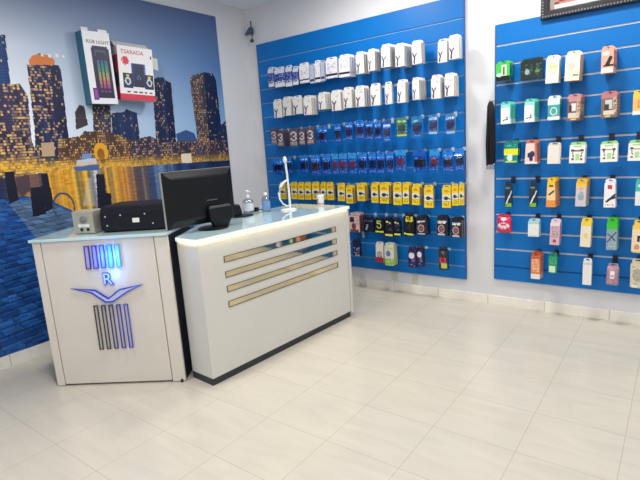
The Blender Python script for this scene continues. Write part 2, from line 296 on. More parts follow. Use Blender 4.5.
def wall_mat(name, col, patches=()):
    m = bpy.data.materials.new(name); nt, N, L, b = nodes_of(m)
    tc = N.new('ShaderNodeTexCoord'); nz = N.new('ShaderNodeTexNoise'); nz.inputs['Scale'].default_value = 1.3; nz.inputs['Detail'].default_value = 4
    L.new(tc.outputs['Object'], nz.inputs['Vector'])
    mx = N.new('ShaderNodeMix'); mx.data_type = 'RGBA'
    mx.inputs[6].default_value = lin([c*.975 for c in col]); mx.inputs[7].default_value = lin([min(255,c*1.02) for c in col])
    L.new(nz.outputs['Fac'], mx.inputs[0])
    cur = mx.outputs[2]
    if patches:
        sep = N.new('ShaderNodeSeparateXYZ'); L.new(tc.outputs['Object'], sep.inputs[0])
        def mth(op, a, bb, cc=None):
            n = N.new('ShaderNodeMath'); n.operation = op
            for i, q in enumerate((a, bb, cc)):
                if q is None: continue
                if isinstance(q, (int, float)): n.inputs[i].default_value = q
                else: L.new(q, n.inputs[i])
            return n.outputs[0]
        nz2 = N.new('ShaderNodeTexNoise'); nz2.inputs['Scale'].default_value = 14
        L.new(tc.outputs['Object'], nz2.inputs['Vector'])
        for (x, z, wx, wz, patch_col) in patches:
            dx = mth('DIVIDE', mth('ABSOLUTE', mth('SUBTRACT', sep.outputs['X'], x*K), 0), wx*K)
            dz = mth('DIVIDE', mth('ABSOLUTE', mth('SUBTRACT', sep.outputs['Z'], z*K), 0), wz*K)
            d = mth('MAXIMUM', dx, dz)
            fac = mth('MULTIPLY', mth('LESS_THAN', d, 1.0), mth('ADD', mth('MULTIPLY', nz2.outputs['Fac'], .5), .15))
            m2 = N.new('ShaderNodeMix'); m2.data_type = 'RGBA'; m2.inputs[7].default_value = lin(patch_col)
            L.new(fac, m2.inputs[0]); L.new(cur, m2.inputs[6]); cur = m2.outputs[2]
    L.new(cur, b.inputs['Base Color']); b.inputs['Roughness'].default_value = .55
    return m

def tile_mat(name, base, grout, sx, sy, ox, oy, wline, rough, axes=('X','Y')):
    m = bpy.data.materials.new(name); nt, N, L, b = nodes_of(m)
    tc = N.new('ShaderNodeTexCoord'); sep = N.new('ShaderNodeSeparateXYZ'); L.new(tc.outputs['Object'], sep.inputs[0])
    def mth(op, a, bb=0.0):
        n = N.new('ShaderNodeMath'); n.operation = op
        for i, q in enumerate((a, bb)):
            if isinstance(q, (int, float)): n.inputs[i].default_value = q
            else: L.new(q, n.inputs[i])
        return n.outputs[0]
    masks = []; ids = []
    for ax, s, o in ((axes[0], sx, ox), (axes[1], sy, oy)):
        if s is None: continue
        t = mth('DIVIDE', mth('SUBTRACT', sep.outputs[ax], o*K), s*K)
        fr = mth('FRACT', t); ids.append(mth('FLOOR', t))
        e = mth('MINIMUM', fr, mth('SUBTRACT', 1.0, fr))
        masks.append(mth('LESS_THAN', e, wline/s/2))
    g = masks[0]
    if len(masks) > 1: g = mth('MAXIMUM', masks[0], masks[1])
    # soft veins stretched across each tile
    mp = N.new('ShaderNodeMapping'); mp.inputs['Scale'].default_value = (1.4, 7, 1); mp.inputs['Rotation'].default_value = (0, 0, .5)
    L.new(tc.outputs['Object'], mp.inputs['Vector'])
    nz = N.new('ShaderNodeTexNoise'); nz.inputs['Scale'].default_value = 1.6; nz.inputs['Detail'].default_value = 6; nz.inputs['Distortion'].default_value = .8
    L.new(mp.outputs[0], nz.inputs['Vector'])
    rp = N.new('ShaderNodeValToRGB'); rp.color_ramp.elements[0].position = .3; rp.color_ramp.elements[1].position = .7
    rp.color_ramp.elements[0].color = lin([c*.97 for c in base]); rp.color_ramp.elements[1].color = lin([min(255, c*1.015) for c in base])
    L.new(nz.outputs['Fac'], rp.inputs[0])
    mx = N.new('ShaderNodeMix'); mx.data_type = 'RGBA'; mx.inputs[7].default_value = lin(grout)
    L.new(g, mx.inputs[0]); L.new(rp.outputs[0], mx.inputs[6]); L.new(mx.outputs[2], b.inputs['Base Color'])
    b.inputs['Roughness'].default_value = rough
    b.inputs['Specular IOR Level'].default_value = .5
    return m

# ------------------------------------------------------------------ the room
XL, YB, ZC = -3.372, 3.51, 2.535
XR, YF_ = 2.3, -2.4
floor_m = tile_mat('cream_floor_tile', FLOOR_COL, (182, 172, 156), .347, .329, -1.158, .816, .0027, .2)
base_m = tile_mat('skirting_tile', (246, 242, 232), (196, 188, 174), .395, None, -1.508, 0, .005, .25)
base_l = tile_mat('skirting_tile_side', (236, 234, 228), (186, 178, 166), None, .395, 0, 1.08, .005, .25)
wm_back = wall_mat('painted_wall', WALL_COL, [(-1.9, .125, .03, .042, (176, 168, 120)), (-1.71, .118, .028, .05, (170, 150, 84))])  # two brownish patches low on the wall, mixed into its colour
wm = wall_mat('painted_wall_plain', WALL_COL)
ceil_m = wall_mat('white_ceiling', (236, 242, 252))
struct(MB().box(XL-.1, XR+.1, YF_, YB+.1, -.08, 0).build('floor', floor_m))
struct(MB().box(XL-.1, XR+.1, YF_, YB+.1, ZC, ZC+.08).build('ceiling', ceil_m))
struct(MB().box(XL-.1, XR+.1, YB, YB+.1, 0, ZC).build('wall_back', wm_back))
struct(MB().box(XL-.1, XL, YF_, YB, 0, ZC).build('wall_left', wm))
struct(MB().box(XR, XR+.1, YF_, YB, 0, ZC).build('wall_right', wm))
struct(MB().box(XL+.012, XR, YB-.008, YB, 0, .066).build('baseboard_back', base_m))
struct(MB().box(XL, XL+.012, YF_, YB, 0, .074).build('baseboard_left', base_l))

# ------------------------------------------------------------------ the mural
def inside(poly, Y, Z):
    r = np.zeros(Y.shape, bool); n = len(poly)
    for i in range(n):
        y0, z0 = poly[i]; y1, z1 = poly[(i+1) % n]
        if z0 == z1: continue
        c = ((z0 > Z) != (z1 > Z)) & (Y < (y1-y0)*(Z-z0)/(z1-z0)+y0)
        r ^= c
    return r
def frac(a): return a-np.floor(a)
def rnd(i, j, s=0.0): return frac(np.sin(i*127.1+j*311.7+s*74.7)*43758.5453)
def paint_mural(Y, Z):
    S = lambda c: np.array(c, float)
    # printed evening sky: pale towards the harbour end and the horizon
    t = np.clip((Z-1.45)/.97, 0, 1)[:, None]; q = np.clip((Y-1.25)/1.85, 0, 1)[:, None]
    t = t**1.15
    low = S((244,247,252))*(1-q)+S((130,172,218))*q
    mid = S((204,211,224))*(1-q)+S((84,124,178))*q
    top = S((96,108,138))*(1-q)+S((78,98,144))*q
    C = np.where(t < .5, low*(1-2*t)+mid*2*t, mid*(2-2*t)+top*(2*t-1))
    C += ((rnd(np.floor(Y*9), np.floor(Z*9))-.5)*0)[:, None]
    for kind, col, poly, kw in MURAL_SHAPES:
        if kind == 'disc':
            (cy, cz), (ry, rz) = poly[0], kw['r']
            m = (((Y-cy)/ry)**2+((Z-cz)/rz)**2 < 1) & (Z > cz-.05)
            C[m] = S(col); continue
        if kind == 'ring':
            (cy, cz), (ry, rz) = poly[0], kw['r']
            e = ((Y-cy)/ry)**2+((Z-cz)/rz)**2
            m = (e < 1) & (e > .72) & (Z > cz-.07)
            C[m] = S(col); continue
        if kind == 'glow':
            ys = [p[0] for p in poly]; zs = [p[1] for p in poly]
            zl = np.interp(Y, ys, zs)
            n = .55+.45*rnd(np.floor(Y*60), np.floor(Z*40), 3)
            w = np.exp(-((Z-zl-.01)/kw['h'])**2)*np.clip(1.15-.55*(Y-1.2)/1.9, .3, 1)*n
            w = np.clip(w, 0, .9)[:, None]
            C = C*(1-w)+S(col)*w
            continue
        m = inside(poly, Y, Z)
        if kind == 'flat':
            a = 1.0-kw.get('soft', 0.0)
            C[m] = C[m]*(1-a)+S(col)*a
        elif kind == 'win':
            C[m] = S(col)
            y, z = Y[m], Z[m]
            py, pz = .0134, .0178
            i, j = np.floor(y/py), np.floor(z/pz)
            fy, fz = frac(y/py), frac(z/pz)
            r = rnd(i, j, col[0])
            blk = .35+1.1*rnd(np.floor(y/.075), np.floor(z/.09), 11)
            on = (fy > .25) & (fz > .35) & (r < kw['lit']*blk)
            tone = rnd(i, j, 5+col[1])[:, None]
            lit = S((252,200,104))*tone+S((226,176,136))*(1-tone)
            X = C[m]
            amt = (.3+.7*rnd(i, j, 8))[:, None]
            X *= (.78+.3*rnd(np.floor(y/.03), 2.0, 13))[:, None]
            X[on] = lit[on]*amt[on]+X[on]*(1-amt[on])
            off = (fz < .25) & ~on
            X[off] *= .8
            C[m] = X
        elif kind == 'water':
            y, z = Y[m], Z[m]
            base = S((22,40,84))+np.zeros((len(y), 3))
            rip = rnd(np.floor(z*120), np.floor(y*12), 2)
            base *= (.8+.4*rip)[:, None]
            streaks = [(1.36,.03,0.75,(230,160,70)),(1.57,.02,1.00,(255,196,70)),(1.67,.02,1.00,(255,206,90)),(1.97,.025,1.00,(255,200,80)),(2.07,.02,0.88,(240,170,80)),(1.30,.05,0.62,(225,150,60)),(1.42,.04,0.62,(170,110,80)),(1.52,.05,1.00,(240,170,50)),(1.62,.05,1.00,(250,176,40)),(1.745,.05,1.00,(255,190,50)),(1.83,.035,1.00,(215,214,226)),(1.915,.05,1.00,(250,186,60)),(2.02,.05,1.00,(236,160,54)),(2.11,.05,0.88,(205,140,76)),(2.22,.04,0.62,(210,160,110)),(2.36,.07,0.75,(150,184,224)),(2.48,.05,0.50,(130,170,216)),(2.62,.05,0.40,(80,120,180)),(2.8,.06,0.30,(120,150,190))]
            for sy, sw, a, sc in streaks:
                w = a*np.exp(-((y-sy)/sw)**2)*(.78+.22*rnd(np.floor(z*90), np.floor(y*30), 9))*(.55+.45*rnd(np.floor(y*70), 1.0, 5))*1.25
                w = np.clip(w, 0, 1)[:, None]
                base = base*(1-w)+S(sc)*w
            C[m] = base
        elif kind in ('cobble', 'path'):
            y, z = Y[m], Z[m]
            dep = np.clip((1.15-z)/1.05, 0, 1)
            j = np.floor(np.log(1+dep*2.2)*26+1.4*y)
            ff = frac(np.log(1+dep*2.2)*26+1.4*y)
            ww = .05+.08*dep
            i = np.floor(y/ww+rnd(j, 1.0)*3); gi = frac(y/ww+rnd(j, 1.0)*3)
            tone = rnd(i, j, 4)
            if kind == 'cobble':
                X = S((14,56,120))*(1-tone[:, None])+S((38,98,170))*tone[:, None]
                X *= (.8+.45*rnd(np.floor(y*22), np.floor(z*60), 6))[:, None]
            else:
                X = S(col)*(.8+.3*tone[:, None])
            gap = (ff < .22) | (gi < .06)
            X[gap] = X[gap]*.62+S((6,26,70))*.3
            hi = (ff > .22) & (ff < .42) & ~gap
            X[hi] = X[hi]*.8+S((120,170,220))*.2
            C[m] = X
    return np.clip(C, 0, 255)

y0, y1, z0, z1 = .45, 3.125, .076, 2.412
ny, nz = 600, 525
ys = np.linspace(y0, y1, ny+1); zs = np.linspace(z0, z1, nz+1)
gy, gz = np.meshgrid((ys[:-1]+ys[1:])/2, (zs[:-1]+zs[1:])/2)
cols = paint_mural(gy.ravel(), gz.ravel())/255.0
lincol = np.where(cols <= .04045, cols/12.92, ((cols+.055)/1.055)**2.4)
vy, vz = np.meshgrid(ys, zs)
nv = vy.size
V = np.zeros((nv+4, 3)); V[:nv, 0] = -3.36; V[:nv, 1] = vy.ravel(); V[:nv, 2] = vz.ravel()
V[nv:] = [(XL+.001, y0, z0), (XL+.001, y1, z0), (XL+.001, y1, z1), (XL+.001, y0, z1)]
V *= K
jj, ii = np.meshgrid(np.arange(nz), np.arange(ny), indexing='ij')
p = (jj*(ny+1)+ii).ravel()
F = np.stack([p, p+1, p+ny+2, p+ny+1], 1).tolist()
c00, c10, c11, c01 = 0, ny, nz*(ny+1)+ny, nz*(ny+1)
nq = len(F)
F += [[c00, nv, nv+3, c01], [c10, c11, nv+2, nv+1], [c00, c10, nv+1, nv], [c01, nv+3, nv+2, c11], [nv, nv+1, nv+2, nv+3]]
me = bpy.data.meshes.new('mural_print')
me.from_pydata(V.tolist(), [], F)
me.materials.append(mural_ink)
at = me.color_attributes.new('Ink', 'FLOAT_COLOR', 'CORNER')
A = np.ones((nq*4+20, 4)); A[:nq*4, :3] = np.repeat(lincol, 4, axis=0); A[nq*4:, :3] = .25
at.data.foreach_set('color', A.ravel())
mural = bpy.data.objects.new('mural_print', me); COL.objects.link(mural)
tag(mural, 'large mural print of a harbour city skyline at dusk covering the side wall', 'mural')

# ------------------------------------------------------------------ slatwall display panels
def slatwall(name, label, x0, x1, z0, z1, rail, edge, skip=0):
    yb, yf, gd, gh, st = YB, YB-.02, .010, .011, .127
    root = thing(name, label, 'display panel', ((x0+x1)/2, yb, z0))
    ox, oz = (x0+x1)/2, z0
    zs_ = []
    k = 1
    while z0+st*k < z1-.03:
        zs_.append(z0+st*k-.025); k += 1
    prof = [(yb, z0), (yf, z0)]
    for z in zs_:
        prof += [(yf, z-gh/2), (yf+gd, z-gh/2), (yf+gd, z+gh/2), (yf, z+gh/2)]
    prof += [(yf, z1), (yb, z1)]
    m = MB()
    m.loft([[(x0-ox, y-yb, z-oz) for y, z in prof], [(x1-ox, y-yb, z-oz) for y, z in prof]])
    m.build('panel_board', slat_m, root)
    for z in zs_[skip:]:
        m = MB(); m.box(x0-ox+.004, x1-ox-.004, -.0125, -.0095, z-oz-gh/2, z-oz+gh/2)
        m.box(x0-ox+.004, x1-ox-.004, -.0205, -.0125, z-oz-gh/2, z-oz-gh/2+.003)
        m.build('groove_rail', rail, root)
    for xa in (x0-ox-.006, x1-ox):
        e = MB(); e.box(xa, xa+.006, -.021, 0, 0, z1-z0); e.build('edge_strip', edge, root)
    return root, zs_
slat_m = solid('blue_laminate_slat', SLAT_COL, .42, spec=.3, noise=.03, nscale=2)
edge_b = solid('blue_edge', (30, 84, 150), .4, noise=.05)
_, GW = slatwall('slatwall_panel', 'wide bright blue slatwall panel by the room corner, hung with rows of packs', -3.24, -1.28, .17, 2.2, railb, edge_b)
_, GN = slatwall('slatwall_panel', 'blue slatwall panel under the framed picture, grooves lined with white rails', -1.058, .42, .2, 1.96, railw, edge_b, 1)

# ------------------------------------------------------------------ products
W_ = (236, 234, 232); DK = (30, 28, 40)
def yel(v): return v
KINDS = {
# kind: (description, category, spec, side colour, options)
'navy': ('navy blue and white carton', 'boxed cable', [(44,62,140),('r',0,1,.8,1,(214,220,236)),('n',0,1,.3,.8,.22,(150,165,210)),('r',0,1,0,.2,(222,224,232)),('n',0,1,.2,.34,.5,(226,228,236))], (34,50,120), {}),
'band': ('white carton with a black band', 'boxed cable', [(226,226,232),('n',.05,.95,.3,.9,.16,(176,178,196)),('r',0,1,.13,.24,(26,28,44)),('n',.1,.9,.02,.12,.2,(130,136,160)),('e',.25,.55,.12,.14,(196,198,214))], (196,198,212), {}),
'greybox': ('narrow grey-white carton', 'boxed cable', [(184,188,206),('r',0,1,.12,.24,(60,64,100)),('n',0,1,.25,.95,.2,(140,146,176))], (150,156,186), {}),
'fork': ('white carton with dark swirl', 'boxed cable', [(226,224,222),('l',.24,.06,.26,.38,.075,(52,40,76)),('l',.26,.34,.10,.54,.06,(60,46,84)),('l',.26,.34,.48,.52,.06,(70,56,96)),('r',0,.10,0,.42,(214,210,214)),('e',.62,.80,.12,.035,(206,170,160)),('n',.5,.9,.76,.9,.2,(196,190,200)),('r',.08,.9,.93,.97,(206,206,212))], (196,190,182), {}),
'three': ('dark taupe carton with large numeral', 'boxed cable', [(92,80,92),('b',.16,.84,.36,.92,'3',(226,220,228)),('r',.1,.9,.06,.28,(140,126,134)),('n',.1,.9,.06,.3,.35,(190,180,184))], (70,62,78), {}),
'blister': ('blue blister card with dark plug', 'blister pack', [(8,82,172),('r',0,1,.82,1,(24,118,214)),('e',.5,.55,.34,.22,(16,22,60)),('n',.1,.9,.08,.3,.5,(160,196,230)),('n',.1,.9,.76,.94,.35,(200,230,250))], (22,80,170), {'bub':(22,24,56)}),
'blisterw': ('blue and white blister card', 'blister pack', [(24,92,186),('r',.05,.95,.78,.96,(196,214,240)),('e',.5,.5,.34,.2,(24,30,80)),('n',.2,.8,.05,.3,.6,(120,220,240))], (22,80,170), {'bub':(26,34,80)}),
'blisterg': ('yellow-green flecked blister card', 'blister pack', [(60,130,120),('n',.05,.95,.05,.95,.5,(214,214,90)),('e',.5,.52,.3,.18,(40,70,80)),('e',.3,.88,.16,.08,(150,230,90)),('r',.1,.9,.02,.14,(220,216,110))], (24,90,150), {'bub':(50,80,70)}),
'blisterg2': ('teal blister card with coiled plug', 'blister pack', [(30,110,176),('o',.5,.26,.36,.2,(120,170,190)),('e',.5,.62,.36,.2,(26,36,80)),('n',.05,.6,.8,.98,.5,(110,220,180))], (24,80,160), {'bub':(28,36,76)}),
'blisterr': ('blue blister card with orange flash', 'blister pack', [(70,130,196),('r',.4,.9,.42,.8,(176,90,84)),('r',.1,.9,.04,.22,(196,206,226)),('e',.3,.55,.2,.24,(36,56,120)),('n',.1,.9,.85,1,.6,(200,230,245)),('r',.5,.9,.2,.42,(204,180,130))], (40,100,176), {'bub':(40,50,90)}),
'blister2': ('blue pouch with a black charger', 'blister pack', [(8,90,184),('r',0,1,.8,1,(26,124,220)),('r',.12,.88,.38,.68,(18,22,54)),('n',.1,.9,.74,.92,.35,(190,224,250)),('n',.1,.9,.06,.28,.45,(160,196,230))], (24,84,176), {'bub':(20,22,48)}),
'blisterr2': ('blue pouch with red lettering band', 'blister pack', [(16,98,188),('r',0,1,.82,1,(40,148,222)),('r',.15,.85,.4,.64,(190,66,86)),('n',.1,.9,.42,.7,.25,(230,180,190)),('n',.1,.9,.08,.36,.4,(176,200,226)),('n',.1,.9,.66,.8,.3,(220,240,250))], (24,84,176), {'bub':(150,44,64)}),
'blisterk': ('blue pouch with solid black adapter', 'blister pack', [(8,90,186),('r',.1,.95,.3,.62,(10,12,26)),('e',.25,.72,.12,.06,(220,236,250)),('n',.05,.5,.06,.28,.4,(150,190,230))], (24,84,176), {'bub':(10,12,24)}),
'yellow': ('yellow and white carton', 'boxed charger', [(238,206,34),('r',0,1,.34,.68,(224,222,206)),('e',.45,.48,.24,.10,(44,42,48)),('l',.6,.52,.9,.44,.07,(60,56,52)),('e',.5,.84,.3,.07,(214,150,30)),('n',.2,.8,.06,.28,.45,(150,124,24)),('r',0,1,.30,.34,(190,160,40))], (176,140,52), {}),
'photo': ('pale pink carton with dark pictures', 'boxed gadget', [(218,192,188),('r',.12,.5,.62,.92,(60,36,44)),('e',.45,.35,.22,.2,(126,56,66)),('r',.1,.9,.02,.14,(120,70,76)),('n',.5,.95,.5,.9,.2,(180,140,140))], (110,60,56), {'d':.05}),
'dark1': ('black packet with grey lettering', 'packet', [(18,22,48),('n',.1,.9,.75,.9,.4,(90,100,120)),('l',.25,.2,.4,.5,.07,(150,160,176))], (14,16,36), {}),
'five': ('black packet with large yellow numeral', 'packet', [(16,16,26),('b',.2,.72,.34,.94,'5',(206,206,120)),('r',.05,.95,.04,.14,(224,226,60))], (14,14,24), {}),
'dark2': ('black packet with yellow strip', 'packet', [(18,20,34),('e',.3,.86,.16,.06,(224,214,150)),('e',.62,.8,.12,.05,(200,206,170)),('n',.1,.9,.3,.75,.14,(90,96,110)),('r',.05,.95,.03,.14,(228,228,70))], (14,16,28), {}),
'bee': ('rounded black packet with yellow flashes', 'packet', [(18,20,26),('n',.2,.9,.7,.98,.45,(226,214,80)),('l',.1,.1,.9,.06,.07,(224,224,60)),('r',.3,.7,.3,.6,(36,38,44))], (14,16,22), {'rnd':.02}),
'ring': ('black packet with oval picture', 'packet', [(16,18,34),('o',.42,.4,.3,.24,(206,160,158)),('e',.42,.4,.18,.14,(120,90,100)),('n',.1,.9,.72,.86,.6,(226,226,232)),('r',.08,.75,.03,.12,(196,196,204))], (18,20,36), {}),
'navysmall': ('small navy packet with white flecks', 'packet', [(20,30,70),('n',.1,.9,.1,.6,.2,(180,190,214)),('r',.3,.9,.02,.08,(200,206,220))], (18,26,60), {}),
'wred': ('white packet with red lower half', 'packet', [(222,216,206),('r',0,1,0,.28,(176,40,56)),('o',.5,.42,.32,.2,(110,50,60)),('e',.5,.42,.2,.13,(180,160,160))], (200,190,180), {}),
'green1': ('white carton with green base', 'packet', [(214,218,206),('r',0,1,.02,.36,(150,196,80)),('e',.4,.62,.24,.16,(110,120,170)),('n',.15,.85,.1,.36,.3,(220,230,190)),('r',.1,.9,.84,.94,(206,200,160))], (190,184,130), {'rnd':.01}),
'purple': ('purple packet with pale flower', 'packet', [(34,26,72),('e',.4,.66,.36,.17,(226,214,238)),('e',.6,.4,.22,.1,(110,90,150)),('n',.1,.9,.05,.3,.12,(160,150,190))], (30,24,64), {}),
'tri': ('black packet with red and green picture', 'packet', [(22,26,44),('r',.1,.8,.32,.62,(206,52,62)),('r',.25,.9,.08,.34,(180,200,90)),('e',.45,.5,.2,.12,(120,30,50)),('e',.5,.86,.2,.08,(90,100,130))], (18,22,38), {}),
# panel under the picture
'r1a': ('green packet with black base', 'packet', [(70,190,80),('r',0,1,0,.3,(20,26,24)),('r',.4,.82,.3,.9,(206,230,200)),('r',.5,.66,.34,.8,(90,120,60)),('e',.25,.36,.22,.1,(196,240,220))], (30,100,50), {'d':.05}),
'r1b': ('dark green packet with black panels', 'packet', [(22,36,30),('n',.05,.95,.2,.8,.3,(46,92,64)),('e',.3,.4,.12,.14,(150,170,176)),('e',.75,.4,.1,.1,(80,130,90))], (16,28,24), {'d':.05}),
'r1c': ('white carton with yellow lettering', 'boxed gadget', [(238,236,230),('n',.2,.8,.25,.8,.3,(216,210,110)),('r',.3,.7,.62,.74,(226,220,120)),('r',.1,.9,.03,.1,(220,216,206))], (206,204,200), {}),
'r1d': ('cream carton with sand side', 'boxed gadget', [(240,234,208),('e',.4,.55,.3,.16,(206,200,190)),('n',.1,.9,.15,.4,.12,(176,196,120)),('r',.55,.95,.18,.24,(140,150,90))], (214,170,110), {'d':.05}),
'r1e': ('salmon carton with black mark', 'boxed gadget', [(226,170,150),('r',0,1,0,.22,(236,222,214)),('l',.5,.36,.75,.64,.16,(30,24,30)),('l',.3,.32,.95,.32,.1,(26,22,28)),('e',.35,.84,.3,.1,(236,208,196))], (206,110,80), {}),
'r2a': ('white and aqua carton', 'phone case', [(232,240,242),('r',0,1,.84,1,(150,220,216)),('l',.25,.2,.65,.22,.05,(60,56,66)),('l',.65,.22,.62,.34,.05,(60,56,66)),('n',.15,.8,.3,.8,.1,(200,190,200)),('r',.88,1,.25,1,(96,206,190))], (60,170,150), {}),
'r2c': ('teal and white carton', 'phone case', [(60,160,156),('r',0,1,.72,1,(220,232,232)),('r',0,1,0,.16,(226,236,236)),('o',.5,.42,.3,.2,(206,226,226)),('n',.6,.95,.1,.3,.3,(200,120,130))], (40,130,130), {}),
'r2d': ('brown carton with white window', 'phone case', [(122,98,96),('r',0,1,.84,1,(196,140,140)),('r',.28,.66,.42,.76,(226,222,220)),('r',.16,.36,.38,.66,(50,52,48)),('r',.1,.9,.1,.32,(214,204,188)),('r',.3,.7,.02,.08,(226,206,120)),('r',0,.1,.2,.95,(90,72,76)),('n',.72,.98,.2,.9,.4,(206,180,150))], (150,116,90), {}),
'r2e': ('wider brown carton with dark window', 'phone case', [(122,98,96),('r',0,1,.84,1,(186,120,124)),('r',.24,.7,.36,.78,(196,200,196)),('r',.2,.5,.34,.6,(46,56,50)),('r',.14,.86,.12,.32,(216,206,186)),('r',.25,.6,.02,.08,(226,206,120)),('n',.74,.98,.2,.9,.4,(206,180,150))], (150,116,90), {}),
'r2f': ('orange and white carton', 'phone case', [(236,190,110),('r',0,1,.82,1,(236,210,70)),('r',0,1,0,.2,(240,236,226)),('r',.3,.9,.3,.7,(220,150,70)),('e',.6,.5,.16,.14,(236,214,180))], (220,190,150), {}),
'r3a': ('teal packet with yellow band', 'packet', [(20,130,120),('r',0,1,.42,.74,(226,232,50)),('e',.42,.28,.2,.2,(214,240,226)),('r',.1,.9,.02,.1,(200,220,90)),('n',.1,.9,.78,.96,.2,(80,190,180))], (10,70,80), {}),
'r3b': ('peach carton with navy heart', 'boxed gadget', [(240,212,200),('e',.4,.42,.22,.14,(38,38,92)),('e',.6,.48,.2,.15,(38,38,92)),('l',.5,.5,.5,.22,.16,(38,38,92)),('r',.82,1,0,1,(200,120,100)),('r',0,1,0,.1,(240,228,222))], (150,80,60), {'taper':.18}),
'r3c': ('plain ivory carton', 'boxed gadget', [(232,226,216),('r',.86,1,0,1,(214,206,196))], (206,196,186), {}),
'r3d': ('white and green carton', 'boxed earphones', [(238,238,232),('r',.38,.66,.16,.5,(176,216,150)),('l',.3,.68,.74,.68,.03,(90,80,80)),('e',.2,.7,.1,.07,(60,50,52)),('e',.8,.7,.1,.07,(60,50,52)),('l',.2,.6,.26,.36,.03,(110,90,90)),('l',.8,.6,.74,.36,.03,(110,90,90)),('e',.5,.92,.3,.05,(170,216,150)),('e',.22,.22,.08,.06,(90,80,80)),('e',.78,.22,.08,.06,(90,80,80))], (214,214,208), {'green':1}),
'r4a': ('slim black packet with white stripes', 'packet', [(18,30,58),('l',.25,.2,.6,.5,.08,(230,234,236)),('l',.4,.34,.8,.62,.07,(230,234,236)),('l',.6,.44,.9,.72,.06,(226,230,232)),('r',.1,.9,.02,.2,(120,180,60)),('e',.4,.88,.3,.05,(70,140,110))], (14,26,50), {'rnd':.01}),
'r4c': ('orange carton with narrow shoulders', 'boxed gadget', [(244,206,150),('r',0,1,.78,1,(244,204,60)),('r',.25,.75,.8,.88,(120,80,30)),('l',.3,.5,.8,.64,.09,(30,26,34)),('r',0,1,0,.28,(240,150,60)),('n',.1,.9,.28,.45,.15,(244,226,200))], (216,130,60), {'taper':.2}),
'r4d': ('grey carton with yellow lid', 'boxed gadget', [(206,202,208),('r',0,1,.84,1,(240,200,70)),('e',.5,.45,.3,.2,(150,170,176)),('n',.1,.9,.5,.8,.25,(226,200,210)),('e',.5,.75,.3,.05,(240,170,90))], (150,84,52), {}),
'r4e': ('white carton with navy diagonal', 'boxed gadget', [(240,238,240),('r',.28,.72,.76,.92,(196,60,76)),('l',.25,.24,.95,.52,.1,(30,38,70)),('l',.6,.36,.95,.4,.1,(34,42,76)),('n',.1,.9,.04,.14,.4,(190,90,100))], (190,176,196), {'taper':.1}),
'r4f': ('teal and white packet', 'packet', [(236,238,236),('r',0,1,.6,1,(80,190,170)),('r',.2,1,.8,.92,(214,240,234))], (60,150,140), {}),
'r5a': ('crimson and white bag', 'bag', [(206,40,84),('e',.5,.45,.4,.2,(238,226,232)),('e',.5,.86,.2,.1,(240,220,226)),('n',.1,.9,.2,.4,.2,(226,120,150)),('r',.3,.7,.5,.62,(226,60,100))], (186,30,74), {'bag':1}),
'r5b': ('white and sky blue carton', 'boxed gadget', [(234,236,232),('r',0,1,.84,1,(180,214,220)),('n',.2,.8,.4,.7,.1,(210,206,190)),('r',.08,.92,.05,.1,(206,210,206))], (150,196,206), {}),
'r5c': ('mauve carton with dotted front', 'boxed gadget', [(214,182,194),('r',0,1,.86,1,(240,220,226)),('n',.15,.85,.45,.85,.35,(150,110,130)),('e',.5,.18,.18,.08,(176,40,70)),('r',.1,.9,.32,.42,(190,150,168))], (190,150,170), {}),
'r5d': ('cream carton with yellow lid', 'boxed gadget', [(238,228,206),('r',0,1,.86,1,(244,214,60)),('e',.5,.46,.22,.1,(236,206,120)),('n',.2,.8,.3,.7,.12,(226,200,150))], (220,200,160), {}),
'r5e': ('steel blue packet with green lid', 'packet', [(140,162,176),('r',0,1,.76,1,(60,196,50)),('l',.1,.3,.9,.66,.06,(50,70,90)),('l',.1,.6,.8,.36,.06,(60,80,100)),('n',.1,.9,.05,.3,.2,(190,206,216))], (60,150,70), {}),
'r5f': ('yellow topped packet with black mark', 'packet', [(240,220,180),('r',0,1,.84,1,(244,206,70)),('r',.4,1,.52,.62,(24,20,26)),('r',.4,.6,.4,.56,(24,20,26)),('e',.4,.2,.2,.1,(206,150,120)),('r',0,1,0,.06,(236,196,90))], (214,180,120), {'rnd':.012}),
'r6a': ('orange and white carton with pattern', 'boxed gadget', [(226,128,70),('r',0,1,0,.22,(238,234,230)),('n',.1,.9,.3,.9,.4,(246,206,170)),('r',0,1,.9,1,(196,90,50))], (206,140,110), {}),
'r6b': ('green packet with pale square', 'packet', [(20,140,90),('r',.1,.8,.06,.42,(206,236,206)),('n',.1,.9,.5,.9,.25,(70,190,140))], (10,100,80), {'rnd':.012}),
'r6c': ('slim white carton', 'boxed gadget', [(238,236,234),('r',0,1,.9,.96,(206,206,206)),('n',.2,.8,.3,.6,.06,(214,212,210))], (206,206,208), {}),
'r6d': ('mauve bag with white label', 'bag', [(178,140,158),('r',.3,.66,.36,.78,(240,226,232)),('n',.1,.9,.05,.3,.3,(206,176,190)),('r',.36,.6,.5,.56,(200,160,176))], (150,112,132), {'bag':1}),
'r6e': ('beige packet with grey print', 'packet', [(216,206,180),('e',.5,.5,.34,.26,(176,170,150)),('r',.1,.5,.02,.1,(240,236,226)),('n',.1,.9,.1,.9,.15,(150,146,136))], (196,180,150), {'rnd':.012}),
}
ORD = ['first','second','third','fourth','fifth','sixth','seventh','eighth','ninth','tenth','eleventh','twelfth','thirteenth','fourteenth','fifteenth','sixteenth','seventeenth','eighteenth','nineteenth','twentieth']
YFRONT = 3.365
